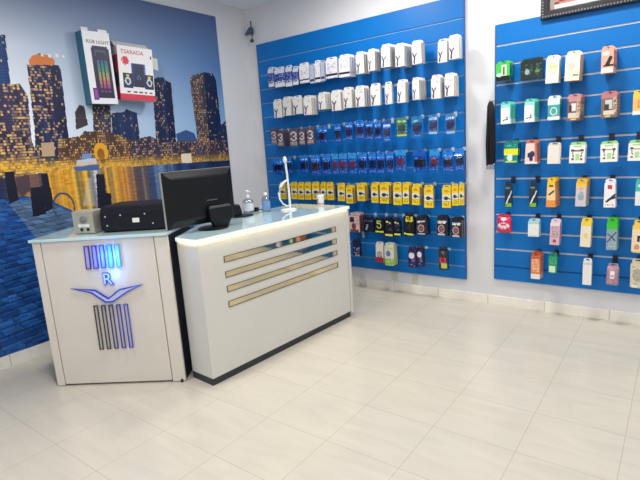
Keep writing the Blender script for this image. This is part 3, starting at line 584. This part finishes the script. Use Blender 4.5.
def product(kind, x0, x1, z0, z1, label, group, name):
    desc, cat, spec, side, opt = KINDS[kind]
    w = (x1-x0)*.97; h = z1-z0
    th = max(.018, min(.035, h*.14))
    hb = h-th
    tabcol = spec[0]
    for s in spec[1:]:
        if s[0] == 'r' and s[4] >= 1: tabcol = s[5]
    if opt.get('green'): tabcol = (160, 210, 140)
    bag = opt.get('bag'); bub = opt.get('bub')
    d = opt.get('d', .026)
    # origin: top centre of the body, at its back plane
    root = thing(name, label, cat, ((x0+x1)/2, YFRONT+d, z1-th), group=group)
    if bag:
        m = pack_mesh(w, hb, .006, spec, side, bulge=.022, rnd=.012)
        m.build('bag_body', gloss, root, smooth=True)
    elif bub:
        m = pack_mesh(w, hb, .004, spec, side, rnd=.008)
        m.build('backing_card', gloss, root)
        p = MB(); ww, hh = w*.30, hb*.17
        p.loft([[(-ww*q, y, -hb*.46-hh*q), (ww*q, y, -hb*.46-hh*q), (ww*q, y, -hb*.46+hh*q), (-ww*q, y, -hb*.46+hh*q)] for q, y in ((1, -.005), (1, -.014), (.75, -.018))])
        p.build('adapter', solid_cached(bub), root)
        c = MB(); ww, hh = w*.42, hb*.36
        c.loft([[(-ww*q, y, -hb*.5-hh*q), (ww*q, y, -hb*.5-hh*q), (ww*q, y, -hb*.5+hh*q), (-ww*q, y, -hb*.5+hh*q)] for q, y in ((1, -.0045), (.94, -.02), (.8, -.0245))])
        c.build('clear_bubble', bubblep, root)
    else:
        m = pack_mesh(w, hb, d, spec, side, taper=opt.get('taper', 0), rnd=opt.get('rnd', 0))
        m.build('carton' if cat.startswith('box') or cat == 'phone case' else 'pouch', gloss if cat == 'packet' else card, root)
    tw = w*(.8 if opt.get('taper') or bag or opt.get('rnd') else .92)
    t = tab_mesh(tw, th, tabcol)
    t.v = [(x, y-d*.5 if not bub and not bag else y-.001, z-.0005) for x, y, z in t.v]
    t.build('hang_tab', card, root)
    return root, th, d
_sc = {}
def solid_cached(c):
    if c not in _sc: _sc[c] = solid('plug_plastic', c, .25, noise=.1)
    return _sc[c]

def hook(x, z, zg, style, label, y_end):
    """prong hook: plate in the groove, wire out through the tab, tip turned up"""
    root = thing('display_hook', label, 'hook', (x, YB-.02, zg), group='prong hooks on the blue panels')
    dz = z-zg
    m = MB()
    if style == 'dark':
        m.box(-.014, .014, -.008, 0, min(dz, 0)-.012, .016)
        m.box(-.008, .008, -.014, -.008, dz-.006, dz+.008)
        pl, wr = hookdark, hookdark
    else:
        m.box(-.011, .011, -.006, 0, min(dz, 0)-.010, .010)
        pl, wr = hookwhite, steel
    m.build('hook_plate', pl, root)
    L = (YB-.02)-y_end
    m = MB(); m.tube([(0, -.004, dz), (0, -L*.5, dz), (0, -L+.010, dz), (0, -L+.003, dz+.002), (0, -L, dz+.010)], .0022, 6)
    m.build('prong', wr, root)
    return root

def fill(rows, grooves, style, where, start):
    for rname, items in rows:
        n = len(items)
        for i, (x0, x1, z0, z1, kind, nb) in enumerate(items):
            desc, cat = KINDS[kind][0], KINDS[kind][1]
            pos = f'{ORD[i]} {start} on the {rname} row of the {where}'
            group = f'{cat} packs hung on the {rname} row of the {where}'
            name = {'boxed cable':'cable_carton','blister pack':'blister_pack','boxed charger':'charger_carton','boxed gadget':'gadget_carton','packet':'hanging_packet','phone case':'phone_case_carton','boxed earphones':'earphone_carton','bag':'hanging_bag'}[cat]
            root, th, d = product(kind, x0, x1, z0, z1, short(f'{desc}, {ORD[i]} {start}, {rname} row, {where}'), group, name)
            zp = z1-th+th*.57+.0
            g = min(grooves, key=lambda q: abs(q-(zp+.015)))
            hk = hook((x0+x1)/2, zp+th*.06, g, style, short(f'prong hook holding the {desc}, {ORD[i]} {start}, {rname} row'), YFRONT-.012)
            root.rotation_euler = ((hash2(i, len(rname), 2)-.5)*.05, (hash2(i, len(rname), 4)-.5)*.05, (hash2(i, len(rname), 6)-.5)*.10)
            for k in range(nb):
                lead = ['directly behind', 'second behind', 'third behind'][k]
                dup(root, ((x0+x1)/2+.0016*(k+1), YFRONT+d+(k+1)*(d+.004), z1-th), short(f'{desc} hidden {lead} the {ORD[i]} pack {start}, {rname} row'), group)
def short(s):
    return s
fill(WIDE, GW, 'pale', 'wide panel', 'from corner')
fill(NARROW, GN, 'dark', 'pictured panel', 'from cables')

# ------------------------------------------------------------------ black cable bundle on the edge of the second panel
root = thing('cable_bundle', 'bundle of black lanyard cables hanging at the edge of the blue panel', 'cables', (-1.075, 3.43, 1.462))
m = MB()
for k in range(9):
    a = 2*PI*k/9; r0 = .016+.012*hash2(k, 3)
    cx, cy = r0*math.cos(a), r0*math.sin(a)*.7
    pts = [(cx*.35, cy*.35, 0), (cx*.9, cy, -.03), (cx*1.15, cy, -.15-.02*hash2(k, 1)), (cx*1.3+.004*math.sin(k), cy, -.28), (cx*1.25, cy, -.40-.03*hash2(k, 2))]
    m.tube(pts, .0075, 6)
m.build('cable_strands', solid('black_cord', (24, 20, 28), .5, noise=.3, nscale=60), root, smooth=True)
m = MB()
for k in range(5):
    m.box(-.024+k*.011, -.017+k*.011, -.01+.004*(k % 2), 0, -.455, -.425)
m.build('metal_clips', steel, root)
m = MB(); m.tube([(.018, .04, .006), (.006, .01, .006), (0, -.01, .004), (0, -.02, .014)], .003, 6); m.build('hanger_wire', steel, root)

# ------------------------------------------------------------------ desk with the lit emblem
DF = (-2.778, 1.098); DR = math.radians(33.69)
desk = thing('reception_desk', 'off-white desk with a blue-lit winged emblem and letter on its front', 'desk', (DF[0], DF[1], 0), DR)
DL, DD = .744, .40
m = MB(); m.box(.004, DL-.004, .02, DD, .004, .832); m.build('carcass', navy_shade, desk)
m = MB(); m.box(0, .044, 0, .018, .004, .834); m.build('side_stile', cream_lam, desk, bevel=.002)
m = MB(); m.box(.672, DL, 0, .018, .004, .834); m.build('side_stile', cream_lam, desk, bevel=.002)
m = MB(); m.box(.049, .667, .002, .018, .012, .834); m.build('front_panel', cream_lam, desk, bevel=.001)
m = MB(); m.box(-.012, DL+.004, -.012, DD+.01, .837, .853); m.build('glass_top', glass_top, desk, bevel=.003)
m = MB(); m.lathe([(.007, -.0005), (.008, .008), (.005, .014)], 0, 0, 10); m.build('floor_stud', blackp, desk, loc=(.725, -.004, .004))
# emblem
def glow(name, c, s): return solid(name, c, .4, emit=c, estr=s)
def inset(poly, t):
    """shrink an outline by t (convex-ish polygons, any winding)"""
    n = len(poly); area = sum(poly[i][0]*poly[(i+1)%n][1]-poly[(i+1)%n][0]*poly[i][1] for i in range(n))
    s = 1 if area > 0 else -1; out = []
    for i in range(n):
        a, b, c = Vector(poly[i-1]), Vector(poly[i]), Vector(poly[(i+1)%n])
        d1, d2 = (b-a).normalized(), (c-b).normalized()
        n1, n2 = Vector((-d1.y, d1.x))*s, Vector((-d2.y, d2.x))*s
        bis = (n1+n2); L = bis.length
        bis = bis/L if L > 1e-6 else n1
        k = t/max(.45, bis.dot(n1))
        out.append(tuple(b+bis*k))
    return out
tops = [(176, 172, 226), (150, 156, 232), (116, 160, 246), (104, 180, 255), (130, 190, 250)]
edges = [(44, 30, 140), (38, 40, 170), (26, 70, 214), (30, 120, 250), (60, 150, 236)]
YO, YI = -.011, -.004        # letters stand 4 mm off the panel, light washes the panel behind
def em_frame(name, poly, t, col, fill=None, fstr=0.0, ecol=None, estr=0.0):
    m = MB(); m.frame(poly, inset(poly, t), YO, YI)
    fm = solid(name+'_edge', col, .4, emit=ecol or col, estr=estr)
    o = m.build(name, fm, desk)
    if fill:
        p = MB(); p.prism(inset(poly, t*.6), -.0065, -.0045)
        p.build('light_fill', glow(name+'_light', fill, fstr), o)
    return o
for i in range(5):
    em_frame('lit_bar', BARS_TOP[i], .0042, edges[i], tops[i], LEDF[i], estr=LEDE[i])
em_frame('winged_emblem', VEE, .0065, (22, 50, 176), (198, 204, 236), .1, estr=.2)
lows = [(46, 44, 60), (52, 50, 86), (44, 48, 120), (38, 52, 160), (48, 66, 176)]
for i in range(5):
    em_frame('slot_bar', BARS_LOW[i], .0042, lows[i], estr=[0, 0, .05, .2, .25][i])
def text_mesh(name, txt, size, mat, parent, loc, depth=.002, rz=0.0, squeeze=1.0, align='CENTER', fat=0.0):
    cu = bpy.data.curves.new(name, 'FONT'); cu.body = txt; cu.size = size*K; cu.extrude = depth*K; cu.align_x = align; cu.resolution_u = 3; cu.offset = fat*K
    tmp = bpy.data.objects.new(name, cu); COL.objects.link(tmp)
    dg = bpy.context.evaluated_depsgraph_get(); dg.update()
    me = bpy.data.meshes.new_from_object(tmp.evaluated_get(dg))
    bpy.data.objects.remove(tmp)
    me.transform(Matrix.Rotation(PI/2, 4, 'X'))
    me.transform(Matrix.Diagonal((squeeze, 1, 1, 1)))
    me.materials.clear(); me.materials.append(mat)
    o = bpy.data.objects.new(name, me); COL.objects.link(o)
    o.parent = parent; o.location = [q*K for q in loc]; o.rotation_euler = (0, 0, rz)
    return o
for bx, bz, pw in EMB_L:  # added point lights floating before the emblem, stand in for its halo
    li = bpy.data.lights.new('emblem_halo_fill', 'POINT'); li.energy = pw; li.color = (.12, .35, 1.0); li.shadow_soft_size = .006
    o = bpy.data.objects.new('emblem_halo_fill', li); COL.objects.link(o); o.parent = desk; o.location = (bx*K, -.045*K, bz*K)
lx = sum(p[0] for p in LETTER_BOX)/4; lz = min(p[1] for p in LETTER_BOX)
o = text_mesh('emblem_letter', 'R', .090, solid('letter_edge', (36, 84, 220), .4, emit=(40, 96, 240), estr=.4), desk, (lx, -.006, lz+.002), .003, squeeze=.95, fat=.0045)
o = text_mesh('letter_fill', 'R', .090, glow('letter_light', (170, 190, 250), .4), desk, (lx, -.0085, lz+.002), .002, squeeze=.95, fat=-.0005)

# ------------------------------------------------------------------ long white counter
CF = (-1.975, 1.556); CR = math.atan2(.9977, .0685)
ctr = thing('sales_counter', 'long glossy white counter with four mirrored strips and a light-edged top', 'counter', (CF[0], CF[1], 0), CR)
CL, CD = 1.248, .50
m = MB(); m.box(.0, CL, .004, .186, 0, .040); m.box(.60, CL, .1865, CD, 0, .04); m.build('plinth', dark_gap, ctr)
m = MB(); m.box(0, CL, 0, .19, .040, .796); m.box(.60, CL, .191, CD, .040, .796); m.build('counter_body', white_lam, ctr, bevel=.002)
m = MB(); m.box(CL+.001, CL+.026, -.010, CD, .026, .803); m.build('end_panel', white_lam, ctr, bevel=.003)
m = MB(); m.box(.0, CL-.002, -.012, -.005, .7955, .7985); m.box(-.012, -.005, .0, .17, .7955, .7985); m.build('led_strip', led_warm, ctr)
m = MB()
tp_ = [(-.014, -.014), (CL+.03, -.014), (CL+.03, CD+.008), (.33, CD+.008), (.33, .436), (-.014, .176)]
m.loft([[(x, y, z) for x, y in tp_] for z in (.799, .819)]); m.build('counter_top', glass_top, ctr, bevel=.004, seg=3)
m = MB(); m.loft([[(x, y, z) for x, y in ((-.0165, -.0165), (CL+.03, -.0165), (CL+.03, -.0145), (-.0145, -.0145), (-.0145, .172), (-.0165, .172))] for z in (.797, .816)]); m.build('edge_band', lip_m, ctr)
for zz in (.6765, .591, .5085, .4215):
    h = .0175
    m = MB(); m.frame([(.156, zz-h), (1.129, zz-h), (1.129, zz+h), (.156, zz+h)], [(.159, zz-h+.0025), (1.126, zz-h+.0025), (1.126, zz+h-.0025), (.159, zz+h-.0025)], -.004, -.0002)
    s = m.build('mirror_strip', framed, ctr)
    m = MB(); m.box(.1592, 1.1258, -.0018, -.0002, zz-h+.0026, zz+h-.0026); m.build('mirror', mirror, s)

# ------------------------------------------------------------------ things on the counters
def on_counter(x, y): # local counter -> world
    c, s = math.cos(CR), math.sin(CR); return (CF[0]+x*c-y*s, CF[1]+x*s+y*c)
def on_desk(x, y):
    c, s = math.cos(DR), math.sin(DR); return (DF[0]+x*c-y*s, DF[1]+x*s+y*c)
CT, DT = .8193, .8533
# monitor seen from behind
mon = thing('monitor', 'black flat monitor seen from behind on a round foot', 'monitor', (-2.155, 1.83, CT), math.radians(84))
m = MB(); m.lathe([(.088, 0), (.088, .006), (.08, .010), (.03, .013), (.022, .014)], 0, 0, 32); m.v = [(x-.004, y, z) for x, y, z in m.v]; m.build('foot', blackg, mon, smooth=True)
m = MB(); m.loft([[(.035-a, y0_, z), (.035+a, y0_, z), (.035+a, y1_, z), (.035-a, y1_, z)] for a, y0_, y1_, z in ((.050, -.036, -.008, .010), (.060, -.038, -.012, .035), (.074, -.040, -.016, .05), (.078, -.038, -.016, .120), (.070, -.030, -.016, .132))]); m.build('stand_neck', blackp, mon, bevel=.003)
px, py = -.062, .012
m = MB(); m.box(px-.226, px+.226, py-.004, py+.012, .036, .342); m.build('screen_bezel', blackp, mon, bevel=.004)
m = MB(); m.loft([[(px-a, y, .189-b), (px+a, y, .189-b), (px+a, y, .189+b), (px-a, y, .189+b)] for a, b, y in ((.224, .151, py-.003), (.220, .148, py-.010), (.190, .118, py-.020), (.180, .108, py-.022))]); m.build('back_shell', blackg, mon, bevel=.003)
m = MB(); m.box(px-.218, px+.218, py+.0121, py+.0128, .046, .334); m.build('screen', blackg, mon)
m = MB(); m.box(px-.2285, px-.2262, py-.003, py+.012, .038, .341); m.box(px-.226, px+.226, py-.003, py+.012, .3422, .3442); m.build('silver_edge', silver, mon)
m = MB()
for k in range(7): m.box(px+.03+k*.010, px+.0375+k*.010, py-.0228, py-.0221, .164, .169)
m.build('maker_mark', greyp, mon)
# small black device on an oval base behind it
dv = thing('scanner_stand', 'small black wedge device on an oval base beside the monitor', 'device', (-2.36, 2.185, CT), math.radians(72))
m = MB(); m.lathe([(.07, 0), (.07, .006), (.055, .012)], .05, 0, 28, sx=1.25, sy=.9); m.build('base', blackp, dv, smooth=True)
m = MB(); m.loft([[(x0_, -.03, z), (x1_, -.03, z), (x1_, .03, z), (x0_, .03, z)] for x0_, x1_, z in ((-.05, .05, .0125), (-.035, .045, .05), (-.02, .032, .085))]); m.build('head', blackg, dv, bevel=.006)
# sanitiser bottles
def bottle(name, label, x, y, r, h, pump, lab):
    b = thing(name, label, 'bottle', (x, y, CT))
    hb = h*(.62 if pump else .78)
    m = MB(); m.lathe([(r*.9, 0), (r, .006), (r, hb*.82), (r*.8, hb*.94), (r*.36, hb), (r*.36, hb+.006)], 0, 0, 24); m.build('bottle_body', clearp, b, smooth=True)
    m = MB(); m.lathe([(r*1.012, hb*.18), (r*1.014, hb*.19), (r*1.014, hb*.68), (r*1.012, hb*.69)], 0, 0, 24); m.build('label_band', lab, b, smooth=True)
    m = MB(); m.lathe([(r*.82, .004), (r*.88, .01), (r*.88, hb*.6), (r*.8, hb*.62)], 0, 0, 20); m.build('liquid', clear_liq, b, smooth=True)
    m = MB(); m.lathe([(r*.42, hb+.006), (r*.44, hb+.022), (r*.3, hb+.026)], 0, 0, 18)
    if pump:
        m.lathe([(r*.14, hb+.026), (r*.14, h-.018)], 0, 0, 10)
        m.lathe([(r*.28, h-.018), (r*.3, h-.006), (r*.2, h)], 0, 0, 14)
        m.tube([(0, 0, h-.010), (.02, -.004, h-.009), (.032, -.006, h-.016)], .005, 8)
    m.build('pump_head' if pump else 'screw_cap', whitep, b, smooth=True)
clear_liq = clear('pale_liquid', (200, 218, 236), .12, .05)
pale_lab = solid('pale_label', (224, 228, 236), .4, noise=.12, nscale=60)
blue_lab2 = solid('blue_white_label', (120, 160, 214), .4, noise=.35, nscale=40)
bottle('pump_bottle', 'clear pump bottle with white label nearest the monitor', -2.41, 2.372, .037, .160, True, pale_lab)
bottle('gel_bottle', 'clear gel bottle with a blue label near the white stand', -2.315, 2.452, .029, .138, False, blue_lab2)
ad = thing('power_adapter', 'small black power adapter at the back of the counter between the bottles', 'adapter', (-2.432, 2.45, CT), .3)
m = MB(); m.box(-.028, .028, -.02, .02, 0, .026); m.build('adapter_body', blackp, ad, bevel=.004)
m = MB(); m.tube([(.028, 0, .012), (.05, .004, .010), (.06, .02, .008)], .003, 6); m.build('cord', blackp, ad)
# tall white stand with side arm
st = thing('phone_stand', 'tall slim white stand with a curved arm on the counter', 'stand', (-2.20, 2.555, CT), math.radians(50))
m = MB(); m.lathe([(.056, 0), (.056, .006), (.045, .010), (.014, .012)], 0, 0, 28); m.build('base', whitep, st, smooth=True)
m = MB(); m.tube([(.012, 0, .010), (.012, 0, .12), (.008, 0, .24), (.002, 0, .335)], [.0085, .008, .0075, .007], 12); m.build('pole', whitep, st, smooth=True)
m = MB(); m.lathe([(.009, .328), (.013, .338), (.016, .350), (.012, .358), (.011, .366), (.006, .370)], 0, 0, 18); m.build('cap', whitep, st, smooth=True)
arc = [(.006, 0, .21), (-.022, 0, .195), (-.046, 0, .165), (-.060, 0, .125), (-.056, 0, .080), (-.036, 0, .045), (-.010, 0, .030), (.012, 0, .030)]
m = MB(); m.tube(arc, [.007, .009, .0105, .009, .006, .005, .005, .006], 10); m.build('side_arm', whitep, st, smooth=True)
# little white tub with red mark
tub = thing('small_tub', 'little white tub with a red mark at the far end of the counter', 'tub', (-2.125, 2.835, CT))
m = MB(); m.lathe([(.024, 0), (.0255, .004), (.0265, .050), (.0265, .054)], 0, 0, 22); m.build('tub_body', whitep, tub, smooth=True)
m = MB(); m.lathe([(.028, .054), (.028, .070), (.024, .074)], 0, 0, 22); m.build('lid', whitep, tub, smooth=True)
m = MB(); m.lathe([(.0252, .002), (.0260, .014)], 0, 0, 22); m.lathe([(.0012, -.0), (.0012, .03)], -.006, -.0262, 6, sx=3); m.v = [(x, y, z+(.02 if i >= 44 else 0)) for i, (x, y, z) in enumerate(m.v)]; m.build('red_mark', redp, tub)
# silver cube speaker
cx, cy = on_desk(.252, .150)
cu = thing('cube_speaker', 'small silver cube speaker with a knob on the lit desk', 'speaker', (cx, cy, DT), DR-math.radians(6))
m = MB(); m.box(-.062, .062, -.055, .055, .002, .128); m.build('cube_body', silver, cu, bevel=.006, seg=3)
m = MB()
ring = [(.019*math.cos(2*PI*i/20), .082+.019*math.sin(2*PI*i/20)) for i in range(20)]
m.loft([[(x*q+.006, y, .082+(z-.082)*q) for x, z in ring] for q, y in ((1, -.055), (1, -.062), (.75, -.066))]); m.build('knob', greyp, cu, smooth=True)
for dx in (-.012, .026):
    m = MB(); m.loft([[(x*.45*q+dx, y, .026+(z-.082)*.45*q) for x, z in ring] for q, y in ((1, -.055), (1, -.058), (.7, -.060))]); m.build('button', blackp, cu, smooth=True)
m = MB(); m.box(-.03, .036, -.0560, -.0551, .04, .056); m.build('label_plate', whitep, cu)
# black case
cx, cy = on_desk(.535, .232)
cs = thing('carry_case', 'bulky black case with a white tag behind the monitor', 'case', (cx, cy, DT), DR+.02)
m = MB(); m.loft([[(-a, -b, z), (a, -b, z), (a, b, z), (-a, b, z)] for a, b, z in ((.180, .125, 0), (.195, .135, .015), (.195, .135, .10), (.188, .128, .138), (.176, .116, .145))]); m.build('case_body', leather, cs, bevel=.014, seg=3)
m = MB(); m.box(-.012, .026, -.1365, -.1352, .05, .074); m.build('white_tag', whitep, cs)
m = MB()
for a, z in ((-.16, .09), (-.075, .094), (-.155, .04), (.06, .094), (.10, .04)): m.box(a-.004, a+.004, -.1375, -.1345, z-.004, z+.004)
m.build('rivets', steel, cs)

# ------------------------------------------------------------------ speaker boxes hung on the mural
WF = -3.36
def mural_box(name, label, y0, y1, z0, z1, d, spec, side, nx, rz=PI/2, roll=0.0):
    # local frame: +x along the wall (world +y), front faces -y local = world +x
    root = thing(name, label, 'boxed speaker', (WF+(y1-y0)/2*math.cos(rz)+.006, (y0+y1)/2, z1), rz)
    root.rotation_euler = (0, roll, rz)
    m = pack_mesh(y1-y0, z1-z0, d, spec, side, nx=nx)
    return root, m
bars = []
for c in range(3):
    u = .40+c*.145
    for k, colr in enumerate([(120,50,130),(156,64,132),(176,104,110),(176,140,100),(140,150,100),(70,140,104),(40,126,126),(40,104,140)]):
        bars.append(('r', u, u+.10, .16+k*.058, .16+k*.058+.046, colr))
spec1 = [(232,232,238),('r',.25,.90,.07,.78,(28,24,58)),('r',.29,.86,.77,.795,(28,24,58)),('r',.36,.78,.66,.745,(60,70,120)),('r',.40,.74,.675,.73,(26,26,56))]+bars+[('r',.12,.30,.05,.22,(84,40,120)),('r',.15,.27,.07,.19,(150,60,160)),('r',.22,.6,.02,.035,(150,110,160))]
r1, m1 = mural_box('speaker_carton', 'tall white carton picturing a colourful tower speaker, hung on the mural', 1.832, 2.022, 1.630, 2.106, .090, spec1, (24,96,122), 44, math.radians(87))
m1.build('carton', card, r1)
text_mesh('lettering', 'RGB LIGHT', .032, solid('grey_ink', (90, 88, 96), .5), r1, (.006, -.0905, -.078), .0008, squeeze=1.0)
m = MB(); m.box(-.094, -.05, -.090, -.086, 0, .02, (214,214,220)); m.box(.02, .082, -.090, -.086, 0, .018, (222,222,228)); m.build('top_flap', card, r1)
spec2 = [(236,232,236),('r',0,1,0,.10,(206,44,70)),('e',.2,.73,.105,.078,(206,52,70)),('n',.12,.28,.70,.76,.5,(240,190,196)),
 ('r',.36,.76,.24,.69,(22,44,110)),('r',.42,.70,.26,.66,(16,24,62)),('r',.36,.38,.24,.69,(60,130,210)),('r',.74,.76,.24,.69,(60,130,210)),('o',.56,.42,.055,.04,(90,130,190)),('r',.49,.64,.6,.62,(170,190,220)),
 ('r',.10,.38,.23,.50,(20,28,66)),('r',.72,.98,.23,.50,(20,28,66)),('e',.24,.35,.09,.07,(196,206,214)),('e',.24,.35,.05,.035,(40,50,80)),('e',.86,.35,.085,.07,(196,206,214)),('e',.86,.35,.05,.035,(40,50,80)),('e',.24,.45,.045,.03,(206,196,110)),('e',.86,.45,.045,.03,(206,196,110)),
 ('r',.20,.28,.14,.165,(60,56,62)),('r',.38,.48,.135,.17,(20,18,24)),('r',.54,.64,.14,.165,(60,56,62)),('r',.69,.77,.135,.17,(50,46,52)),('r',.84,.92,.14,.165,(90,86,92)),('r',.93,.97,.80,.86,(40,38,44))]
r2, m2 = mural_box('speaker_carton', 'white and red carton picturing three speakers, hung on the mural', 2.082, 2.340, 1.660, 2.032, .100, spec2, (222,200,206), 56, math.radians(80), .055)
m2.build('carton', card, r2)
text_mesh('lettering', 'TSARADA', .040, solid('red_ink_print', (196, 60, 84), .5), r2, (-.022, -.1005, -.052), .0008, squeeze=.95)
m = MB(); m.loft([[(-.129, -.06, 0), (.129, -.06, 0), (.129, -.056, 0), (-.129, -.056, 0)], [(-.138, -.012, .045), (.124, -.012, .045), (.124, -.008, .045), (-.138, -.008, .045)]], (206, 202, 204)); m.build('top_flap', card, r2)
m = MB(); m.box(-.1300, -.1292, -.100, -.002, -.370, -.28, (196,40,66)); m.box(-.1300, -.1292, -.100, -.002, -.18, -.06, (176,48,62)); m.box(-.1300, -.1292, -.1, -.002, -.28, -.18, (40,36,44)); m.build('side_print', card, r2)
tp = MB(); tp.loft([[(0, -.03, -.06), (.07, -.012, -.065), (.075, -.010, -.15), (.03, -.02, -.145), (.0, -.032, -.13)], [(0, -.028, -.06), (.07, -.010, -.065), (.075, -.008, -.15), (.03, -.018, -.145), (.0, -.030, -.13)]])
tp.v = [(x+.1295, y-.02, z+.02) for x, y, z in tp.v]
tp.build('paper_flap', tape, r2)
# small tape scraps
for i, (dy, dz, w_, lab) in enumerate(((0, 0, .018, 'smallest white tape scrap, first above the orange capped tower on the mural'), (.045, -.002, .022, 'second white tape scrap along the row on the mural sky'), (.09, .004, .026, 'largest white tape scrap, third along the mural sky row'), (.135, .004, .018, 'white tape scrap nearest the tall speaker carton on the mural'))):
    sc = MB(); sc.loft([[(x, dy, dz), (x, dy+w_, dz-.003), (x, dy+w_*.9, dz+w_*.8), (x, dy+w_*.1, dz+w_*.9)] for x in (0, .0015)])
    tag(sc.build('tape_scrap', tape, None, loc=(WF, 1.585, 1.93)), lab, 'tape', 'tape scraps on the mural sky')

# ------------------------------------------------------------------ framed picture above the second panel
pf = thing('framed_picture', 'black carved frame with a reddish picture hung over the blue panel', 'picture', (-.40, 3.488, 1.93))
hw, ph = .375, .50
m = MB(); m.frame([(-hw, 0), (hw, 0), (hw, ph), (-hw, ph)], [(-hw+.05, .05), (hw-.05, .05), (hw-.05, ph-.05), (-hw+.05, ph-.05)], -.035, 0); m.build('frame', woodblk, pf, bevel=.008)
m = MB()
n = 44
for i in range(n):
    x = -hw+.015+i*(2*hw-.03)/(n-1)
    for z in (.014, ph-.014): m.box(x-.004, x+.004, -.039, -.0352, z-.005, z+.005)
for i in range(26):
    z = .03+i*(ph-.06)/25
    for x in (-hw+.014, hw-.014): m.box(x-.005, x+.005, -.039, -.0352, z-.004, z+.004)
m.build('beading', greyp, pf)
sp = [(176,120,112),('e',.35,.35,.22,.3,(206,120,110)),('e',.55,.3,.16,.3,(150,60,64)),('e',.75,.4,.18,.35,(214,180,170)),('n',0,1,0,1,.25,(226,196,190)),('n',0,1,0,.5,.2,(120,50,52)),('r',0,1,0,.05,(196,206,206)),('r',0,.03,0,1,(150,140,136))]
m = pack_mesh(2*hw-.1, ph-.1, .002, sp, (80,60,60), nx=50)
m.v = [(x, y-.012, z+ph-.05) for x, y, z in m.v]; m.build('picture_print', gloss, pf)

# ------------------------------------------------------------------ small fixture in the corner
fx = thing('wall_fixture', 'small grey wall fixture with a stub antenna high in the corner', 'fixture', (-3.30, YB, 2.285))
m = MB(); m.lathe([(.02, 0), (.02, .02), (.008, .024)], 0, 0, 14); m.v = [(x, -z, y+.03) for x, y, z in m.v]; m.build('mount', greyp, fx, smooth=True)
bd = solid('slate_plastic', (66, 84, 108), .4, noise=.1)
m = MB(); m.loft([[(-.055, -.05, .015), (.035, -.05, .015), (.035, -.02, .015), (-.055, -.02, .015)], [(-.03, -.05, .04), (.04, -.05, .04), (.04, -.02, .04), (-.03, -.02, .04)], [(.0, -.045, .075), (.034, -.045, .075), (.034, -.022, .075), (.0, -.022, .075)]]); m.build('housing', bd, fx, bevel=.004)
m = MB(); m.tube([(.022, -.034, .07), (.022, -.034, .128)], .006, 8); m.build('antenna', bd, fx)
m = MB(); m.tube([(.02, -.034, .02), (.028, -.034, -.01), (.024, -.034, -.03)], .004, 8); m.lathe([(.006, -.06), (.017, -.052), (.02, -.043), (.014, -.032), (.005, -.03)], .02, -.034, 14); m.build('drop_bulb', bd, fx, smooth=True)

# ------------------------------------------------------------------ lights
def area(name, x, y, z, sx, sy, power, col=(1, 1, 1), rot=(0, 0, 0)):
    li = bpy.data.lights.new(name, 'AREA'); li.shape = 'RECTANGLE'; li.size = sx*K; li.size_y = sy*K; li.energy = power; li.color = col
    o = bpy.data.objects.new(name, li); COL.objects.link(o); o.location = (x*K, y*K, z*K); o.rotation_euler = rot
    return o
for (x, y, p) in LAMPS:
    area('ceiling_lamp', x, y, ZC-.02, LAMP_SZ, LAMP_SZ, p, (1.0, .965, .90))
# daylight through the open shop front behind the camera
area('shopfront_daylight', -.4, YF_-.05, 1.25, 4.6, 2.3, DAY, (.95, .97, 1.0), (PI/2, 0, 0))
w = bpy.data.worlds.new('World'); SC.world = w; w.use_nodes = True
bg = w.node_tree.nodes['Background']; bg.inputs[0].default_value = (.78, .88, 1.0, 1); bg.inputs[1].default_value = WORLD

# ------------------------------------------------------------------ camera
cam = bpy.data.cameras.new('Camera'); cam.sensor_width = 36; cam.sensor_fit = 'HORIZONTAL'; cam.lens = 481.574/640*36; cam.clip_start = .05
co = bpy.data.objects.new('Camera', cam); COL.objects.link(co); SC.camera = co
R = [[0.8021191903754296, 0.5936088183712879, -0.06506439259156092], [0.06347693473663997, -0.19309387979707324, -0.979124829805349], [-0.593780669260886, 0.7812447275577332, -0.1925647747521271]]
right, down, fwd = (Vector(r) for r in R)
mt = Matrix.Identity(4)
for i in range(3):
    mt[i][0] = right[i]; mt[i][1] = -down[i]; mt[i][2] = -fwd[i]
mt.translation = Vector((0, 0, 1.25*K))
co.matrix_world = mt
SC.view_settings.view_transform = 'Standard'; SC.view_settings.look = 'None'
SC.view_settings.exposure = EXPO; SC.view_settings.gamma = 1.0; SC.view_settings.use_curve_mapping = False
SC.cycles.max_bounces = 8; SC.cycles.diffuse_bounces = 4; SC.cycles.transparent_max_bounces = 12
SC.cycles.use_denoising = True
